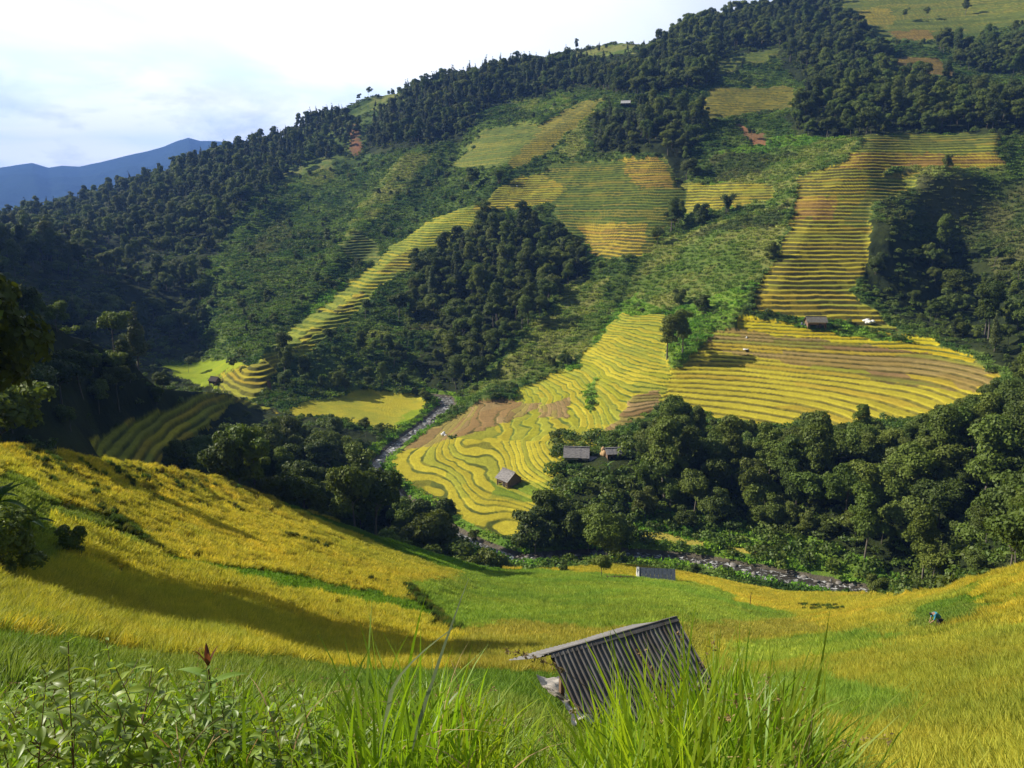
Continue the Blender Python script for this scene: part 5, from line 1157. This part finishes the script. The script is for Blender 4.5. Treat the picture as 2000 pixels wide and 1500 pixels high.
def g3(px, py, dm=100): return ground(px, py, dm)
H_ = {}
x, y, z = g3(994, 947, 140); field_house('field_hut', (x, y, z - .1), R(-52), 3.6, 3.6, 1.7, 1.5, 'small grey-roofed hut alone on the green patch of the terraced knoll', m_slate, m_wood, .4)
x, y, z = g3(1126, 900, 150); hA = (x, y, z); field_house('farmhouse', (x, y, z), R(-7), 4.9, 3.6, 1.6, 1.55, 'larger grey-roofed farmhouse at the edge of the wood above the knoll terraces', m_slate, m_pale, .4)
e = root('lean_to_shelter', (x + 3.6, y - 1.6, z - .5), R(-15), 'little grey lean-to roof against the right side of the larger farmhouse', 'shelter'); part('roof', [slab((-1, -.8, 1.2), (1, -.8, 1.2), (1, .8, 1.7), (-1, .8, 1.7), .06)], m_slate, e)
for sx in (-.9, .9):
    for sy in (-.7, .7): part('post', [box((sx, sy, .5), (.09, .09, 1.6))], m_wood, e)
x, y, z = g3(1196, 893, 150); field_house('farmhouse', (x, y, z), R(8), 2.8, 2.6, 1.3, .8, 'smaller farmhouse half hidden by trees, right of the larger one', m_slate, m_wood, .35)
def heap(nm, px, py, dm, r, hh, m, label, cat_, seed, n=9):
    g = np.random.default_rng(seed); x, y, z = g3(px, py, dm); P = []
    for j in range(n):
        u_, v_ = np.meshgrid(np.linspace(0, 2 * np.pi, 9)[:-1], np.linspace(.05, np.pi - .05, 6)); c = np.array([g.normal() * r * .4, g.normal() * r * .4, abs(g.normal()) * hh * .3]); rr = np.array([g.uniform(.3, .6) * r, g.uniform(.3, .6) * r, g.uniform(.25, .55) * hh])
        V = np.stack([np.cos(u_) * np.sin(v_), np.sin(u_) * np.sin(v_), np.cos(v_)], -1).reshape(-1, 3) * rr * (1 + .2 * g.normal(size=(48, 1)) * .5) + c
        i = np.arange(5)[:, None] * 8; k_ = np.arange(8)[None]; P.append((V, np.stack([i + k_, i + 8 + k_, i + 8 + (k_ + 1) % 8, i + (k_ + 1) % 8], -1).reshape(-1, 4)))
    V, F = merge(P); me = new_mesh(nm, V, F, True); me.materials.append(m); o_ = link(nm, me, (), None, label=label, category=cat_); o_.location = (x, y, z); return o_
heap('straw_heap', 1181, 888, 150, 1.5, 1.6, m_straw, 'orange straw heap between the two farmhouses', 'straw heap', 1)
heap('sack_pile', 1695, 632, 150, 1.5, 1.1, m_white, 'pile of white sacks at the right end of a terrace beyond the field house', 'sacks', 2)
heap('sack_pile', 866, 850, 150, .9, .8, m_white, 'small pale bundle on the brown harvested plot by the river', 'sacks', 3)
heap('sack_pile', 1459, 661, 150, .5, .6, m_white, 'tiny white sack at the left side of the brown terraces', 'sacks', 4, 4)
heap('ground_sheet', 1455, 684, 150, 1.2, .25, m_white, 'crumpled pale sheet spread on the brown terraces', 'sheet', 5, 7)
heap('ground_sheet', 1010, 366, 300, .8, .5, m_white, 'tiny white sheet on the golden spur terraces', 'sheet', 6, 3)
x, y, z = g3(1592, 640, 150); field_house('field_hut', (x, y, z), R(-4), 5.2, 3.4, 1.9, 1.25, 'brown-roofed long hut standing on the upper edge of the big terraces', m_mossy, m_wood, .45, True, True)
heap('tarpaulin', 1567, 637, 150, .9, 1.6, m_tarp, 'dark blue-grey cover at the left end of the long field hut', 'tarpaulin', 7, 5)
x, y, z = g3(1222, 208, 300); field_house('farmhouse', (x, y, z), R(-12), 4.8, 3.6, 1.7, 1.5, 'pale grey-roofed farmhouse among trees high on the slope', m_corr3, m_wood, .4)
x, y, z = g3(420, 750, 180); field_house('field_hut', (x, y, z), R(-25), 2.8, 2.2, 1.3, 1.0, 'tiny dark brown hut in the valley head by the spur foot', m_dark, m_wood, .3)
# shed by the river
x, y, z = g3(1281, 1136, 60)
e = root('river_shed', (x, y, z), R(-6), 'low blue-grey sheet-covered shed in the yellow field by the river', 'shed'); g = np.random.default_rng(4); P = []
for j in range(9):
    f0, f1 = -2.55 + j * 5.1 / 9, -2.55 + (j + 1) * 5.1 / 9; b = .02 * (j % 2); P.append(slab((f0, -1.45, .35 + b), (f1 - .02, -1.45, .35 + b), (f1 - .02, -.1, 2.0 + b), (f0, -.1, 2.0 + b), .04))
part('roof', P, m_tarp, e); part('roof', [slab((2.55, 1.4, .5), (-2.55, 1.4, .5), (-2.55, -.06, 2.02), (2.55, -.06, 2.02), .04)], m_tarp, e, label='back slope of the shed roof')
part('end_sheet', [slab((-2.66, 1.3, .3), (-2.66, -1.3, .3), (-2.66, -.35, 1.95), (-2.66, .2, 1.98), .05), slab((-2.7, -1.0, 1.0), (-2.35, -1.05, 1.0), (-2.35, -.1, 2.10), (-2.7, -.1, 2.12), .03)], m_white, e)
part('wall', [slab((2.45, -1.2, -.3), (2.45, 1.2, -.3), (2.45, .2, 1.9), (2.45, -.2, 1.9), .05), box((0, -1.2, .05), (4.9, .06, .7))], m_dark, e)
x, y, z = g3(1212, 1136, 60); e = root('rail_fence', (x, y, z), R(-3), 'rough brown rail fence left of the blue-grey shed', 'fence')
for j in range(5): part('post', [box((-1.7 + j * .85, 0, .35), (.08, .08, 1.0))], m_wood, e)
for j in range(2): part('rail', [tube([(-1.9, -.05, .35 + j * .38), (0, -.06, .40 + j * .36), (1.9, -.05, .36 + j * .36)], [.035, .04, .03])], m_wood, e)
x, y, z = g3(1464, 1190, 60); o_ = part('pole', [tube([(0, 0, -.3), (.03, 0, 1.0), (.05, 0, 2.1)], [.05, .04, .03])], m_dark, None, label='thin dark pole standing upright in the yellow field near the river', category='pole'); o_.location = (x, y, z)
heap('rice_stook', 973, 1166, 50, .35, .5, m_dark, 'small dark clump of cut stalks lying in the green rice', 'stalks', 9, 5)
# boulders in the river
g = np.random.default_rng(21); RM = []
for j in range(5):
    u_, v_ = np.meshgrid(np.linspace(0, 2 * np.pi, 11)[:-1], np.linspace(.05, np.pi - .05, 8)); V = np.stack([np.cos(u_) * np.sin(v_), np.sin(u_) * np.sin(v_), np.cos(v_) * .7], -1).reshape(-1, 3); V *= (1 + .28 * noise(V[:, 0] * 1.7 + j * 9, V[:, 1] * 1.7 + V[:, 2] * 2, 3))[:, None]
    i = np.arange(7)[:, None] * 10; k_ = np.arange(10)[None]; me = new_mesh('boulder', V, np.stack([i + k_, i + 10 + k_, i + 10 + (k_ + 1) % 10, i + (k_ + 1) % 10], -1).reshape(-1, 4), True); me.materials.append(m_stone); RM.append(me)
for j in range(130):
    i = int(g.integers(14, 118)) if j < 70 else int(g.integers(168, 214)); c = g.uniform(-1.15, 1.15) if j % 3 else g.choice([-1, 1]) * g.uniform(.85, 1.25); p = Pn[i] + nn[i] * c * RW[i]
    o_ = link('boulder', RM[j % 5], (), None, category='rock', group='boulders in the river', label='grey boulder in the rapids of the river, front stretch' if j < 70 else 'grey boulder in the upstream bend of the river'); s_ = g.uniform(.18, .62); o_.location = (p[0], p[1], WZ + .02); o_.scale = (s_ * g.uniform(.8, 1.5), s_, s_ * g.uniform(.7, 1.1)); o_.rotation_euler = (0, 0, g.uniform(0, 6))

# the corrugated-roofed hut just below the camera
def at_z(px, py, zz): a, t = raydir(px, py); d = zz / t; return np.array([math.sin(a) * d, math.cos(a) * d, zz])
A = at_z(1078, 1277, -12.0); B = at_z(1334, 1219, -12.0); A[2] = B[2] = -12.0
rv = B - A; Lr = float(np.linalg.norm(rv[:2])); yaw = math.atan2(rv[1], rv[0]) + R(5); gz = float(zat(A[0] + .8, A[1] - .8)[0])
e = root('corrugated_hut', (A[0], A[1], gz), yaw, 'hut with dark corrugated roof behind the tall grass', 'hut'); rz_ = -12.0 - gz
def corr(L0, L1, y1, z1, yend, zend, n, amp, nr=5):
    xs = np.linspace(L0, L1, n); ys = np.linspace(0, 1, nr); ln = math.hypot(yend - y1, zend - z1); ny, nz_ = -(zend - z1) / ln, (yend - y1) / ln
    if nz_ < 0: ny, nz_ = -ny, -nz_
    hgt = amp * np.sign(np.sin((xs - L0) * 2 * np.pi / .155)) * np.abs(np.sin((xs - L0) * 2 * np.pi / .155)) ** .7
    V = []
    for f in ys:
        for x_, h_ in zip(xs, hgt): V.append((x_ + .004 * math.sin(x_ * 7 + f * 5), y1 + (yend - y1) * f + ny * h_, z1 + (zend - z1) * f + nz_ * h_ - .02 * math.sin(f * 3.1) + .012 * math.sin(x_ * 2.3)))
    V = np.array(V); F = gridfaces(nr, n); V2 = V - np.array([0, ny, nz_]) * .008; return merge([(V, F), (V2, F[:, ::-1])])
part('roof', [corr(0, Lr + .05, -.03, rz_, -2.05, rz_ - 1.42, 330, .019)], m_corr, e, True, label='dark corrugated near slope of the roof')
part('roof', [corr(-.32, Lr - .02, .03, rz_ - .01, 2.0, rz_ - 1.16, 330, .022)], m_corr2, e, True, label='paler far slope of the roof')
part('ridge_cap', [slab((-.06, -.12, rz_ - .045), (Lr * .52, -.11, rz_ - .04), (Lr * .52, .02, rz_ + .045), (-.06, .02, rz_ + .04), .012), slab((Lr * .5, -.13, rz_ - .035), (Lr + .06, -.12, rz_ - .03), (Lr + .06, .02, rz_ + .06), (Lr * .5, .02, rz_ + .055), .012), slab((Lr + .08, .2, rz_ - .04), (-.30, .2, rz_ - .05), (-.30, .0, rz_ + .05), (Lr + .08, .0, rz_ + .07), .012)], m_corr, e)
W = [box((Lr - .3, -.1, (rz_ - 1.2) / 2), (.08, 3.3, rz_ - 1.2)), box((Lr / 2 + .5, -1.72, (rz_ - 1.35) / 2), (Lr - 1.6, .07, rz_ - 1.35)), box((Lr / 2 + .5, 1.5, (rz_ - 1.2) / 2), (Lr - 1.6, .07, rz_ - 1.2))]
part('wall', W, m_wood, e)
for xx in (1.25, Lr - .28):
    for yy in (-1.75, 1.5): part('post', [box((xx, yy, (rz_ - 1.15) / 2 - .5), (.13, .13, rz_ - .1))], m_wood, e)
part('rafter', [slab((-.02, -2.0, rz_ - 1.46), (.06, -2.0, rz_ - 1.46), (.06, 0, rz_ - .07), (-.02, 0, rz_ - .07), .07)], m_dark, e)
# boarded end wall
part('wall', [box((1.25, -.1, (rz_ - 1.35) / 2), (.07, 3.2, rz_ - 1.35))], m_wood, e)
# crumpled cream sheet spread down the slope beside it
Vp = []
for b_ in np.linspace(0, 1, 30):
    for a_ in np.linspace(0, 1, 16):
        qx = (1050 * (1 - a_) + 1124 * a_) * (1 - b_) + (1122 * (1 - a_) + 1172 * a_) * b_; qy = (1338 * (1 - a_) + 1326 * a_) * (1 - b_) + (1436 * (1 - a_) + 1424 * a_) * b_
        x, y, z = ground(qx + 14 * float(noise(b_ * 4, a_, 3)), qy + 16, 9); Vp.append((x, y, z + .50 + .22 * float(fbm(a_ * 3.5, b_ * 7, 5, 4))))
Vp = np.array(Vp); c0_ = Vp.mean(0); Fp = gridfaces(30, 16); me = new_mesh('crumpled_sheet', np.r_[Vp - c0_, Vp - c0_ - [0, 0, .03]], np.r_[Fp, Fp[:, ::-1] + len(Vp)], True); me.materials.append(m_sack)
o_ = link('crumpled_sheet', me, (), None, label='crumpled cream sheet on the grass at the left end of the corrugated-roofed hut', category='sheet'); o_.location = c0_
# dry stalk arching over the sheet
for k_, (pa, pb, pc, dd) in enumerate([((1230, 1440), (1130, 1290), (990, 1272), 6.0), ((1290, 1500), (1330, 1390), (1440, 1404), 5.0), ((1180, 1500), (1235, 1440), (1290, 1408), 4.6)]):
    def pt(q): a, t = raydir(*q); return np.array([math.sin(a) * dd, math.cos(a) * dd, t * dd])
    pa, pb, pc = pt(pa), pt(pb), pt(pc); t = np.linspace(0, 1, 16)[:, None]; P = pa * (1 - t) ** 2 + 2 * pb * t * (1 - t) + pc * t ** 2; g = np.random.default_rng(k_); base = np.array([pa[0], pa[1], float(zat(pa[0], pa[1])[0])])
    e = root('seed_stalk', base, 0, ['arching dry seed head over the cream sheet left of the hut roof', 'drooping pale seed head in the tall grass right of the hut', 'short dry seed head in the tall grass below the hut'][k_], 'grass stalk')
    part('stem', [tube(np.r_[[base - [0, 0, .05]], P] - base, np.linspace(.005, .0015, 17), 4)], m_dry, e, True)
    q = P[9:][g.integers(0, 7, 160)] + g.normal(size=(160, 3)) * .014 - base; V = leaves(q, unit(g.normal(size=(160, 3))), .012, g, 2.8, .6); part('seed_head', [(V, quads(V))], m_dry, e)
# banana plants at the left edge
g = np.random.default_rng(9)
for (px_, py_, dm, hh, lab) in [(4, 1040, 30, 2.3, 'broad-leaved banana plant at the left edge of the near slope'), (62, 1065, 30, 1.9, 'small bright-leaved banana plant right of the bigger one at left edge'), (1128, 960, 130, 3.2, 'banana plant in the scrub below the larger farmhouse'), (1185, 930, 130, 3.4, 'banana plant below the straw heap and farmhouses')]:
    x, y, z = g3(px_, py_, dm); e = root('banana_plant', (x, y, z), 0, lab, 'banana plant'); part('stem', [tube([(0, 0, -.2), (.03, 0, hh * .35), (0, 0, hh * .62)], [.12, .09, .05])], m_bush, e, True)
    for j in range(9):
        V, F = leaf_blade(hh * .62 * g.uniform(.8, 1.1), hh * .16, g, g.uniform(.8, 1.9), 10, 5, .35); part('leaf', [(rot_to(V, j * 2.4, g.uniform(.45, 1.25), 0, np.array([0, 0, hh * .58])), F)], m_ban, e, True)
# the bent person in the rice
x, y, z = g3(1832, 1236, 30)
def skinned(nm, verts, edges, rad, m, par, sub=2):
    me = bpy.data.meshes.new(nm); me.from_pydata([Vector(v) for v in verts], edges, []); o_ = link(nm, me, m, par); sk = o_.modifiers.new('skin', 'SKIN'); sd_ = me.skin_vertices[0].data
    for i, r_ in enumerate(rad): sd_[i].radius = (r_, r_)
    sd_[0].use_root = True; sb = o_.modifiers.new('sub', 'SUBSURF'); sb.levels = sb.render_levels = sub; return o_
e = root('person', (x, y, z), R(0), 'person in a light blue top bending down in the rice on the right', 'person')
J = [(0, 0, .92), (-.12, 0, 1.08), (-.30, -.02, 1.22), (-.42, -.02, 1.25), (-.52, -.02, 1.24), (-.62, -.02, 1.20), (.02, .10, .85), (-.04, .12, .48), (.05, .12, .08), (-.10, .12, .03), (.02, -.10, .85), (-.06, -.13, .48), (.06, -.13, .08), (-.09, -.13, .03),
     (-.38, .16, 1.16), (-.42, .20, .90), (-.52, .12, .68), (-.58, .10, .60), (-.38, -.20, 1.16), (-.46, -.22, .92), (-.58, -.14, .74), (-.64, -.12, .66)]
E_ = [(0, 1), (1, 2), (2, 3), (3, 4), (4, 5), (0, 6), (6, 7), (7, 8), (8, 9), (0, 10), (10, 11), (11, 12), (12, 13), (3, 14), (14, 15), (15, 16), (16, 17), (3, 18), (18, 19), (19, 20), (20, 21)]
rad = [.13, .125, .14, .11, .05, .085, .09, .062, .04, .03, .09, .062, .04, .03, .055, .042, .03, .025, .055, .042, .03, .025]
skinned('body', J, E_, rad, m_skin, e)
skinned('top', [J[0], J[1], J[2], J[3], J[14], J[15], J[18], J[19]], [(0, 1), (1, 2), (2, 3), (3, 4), (4, 5), (3, 6), (6, 7)], [.15, .15, .165, .13, .07, .055, .07, .055], m_blue, e)
skinned('trousers', [J[0], J[6], J[7], J[8], J[10], J[11], J[12]], [(0, 1), (1, 2), (2, 3), (0, 4), (4, 5), (5, 6)], [.145, .105, .08, .06, .105, .08, .06], m_navy, e)
skinned('hair', [(-.56, -.02, 1.27), (-.62, -.02, 1.25), (-.66, -.02, 1.20)], [(0, 1), (1, 2)], [.095, .10, .07], m_hair, e)
# ------------------------------------------------------------------ air
hz_b = (-7200, -60, -420, 6400, 7200, 640)
x0, y0, z0, x1, y1, z1 = hz_b; y0 = -1700
hv = np.array([(x, y, z) for z in (z0, z1) for y in (y0, y1) for x in (x0, x1)], float)
hm = new_mesh('haze', hv, np.array([(0, 2, 3, 1), (4, 5, 7, 6), (0, 1, 5, 4), (2, 6, 7, 3), (0, 4, 6, 2), (1, 3, 7, 5)]), False)
m_h, nt, o = mat('air'); pv = N(nt, 'ShaderNodeVolumePrincipled'); pv.inputs['Density'].default_value = 1.4e-4; pv.inputs['Color'].default_value = (.20, .40, 1.0, 1); pv.inputs['Anisotropy'].default_value = 0.1
nt.links.new(pv.outputs[0], o.inputs['Volume'])
link('haze', hm, m_h, kind='stuff')
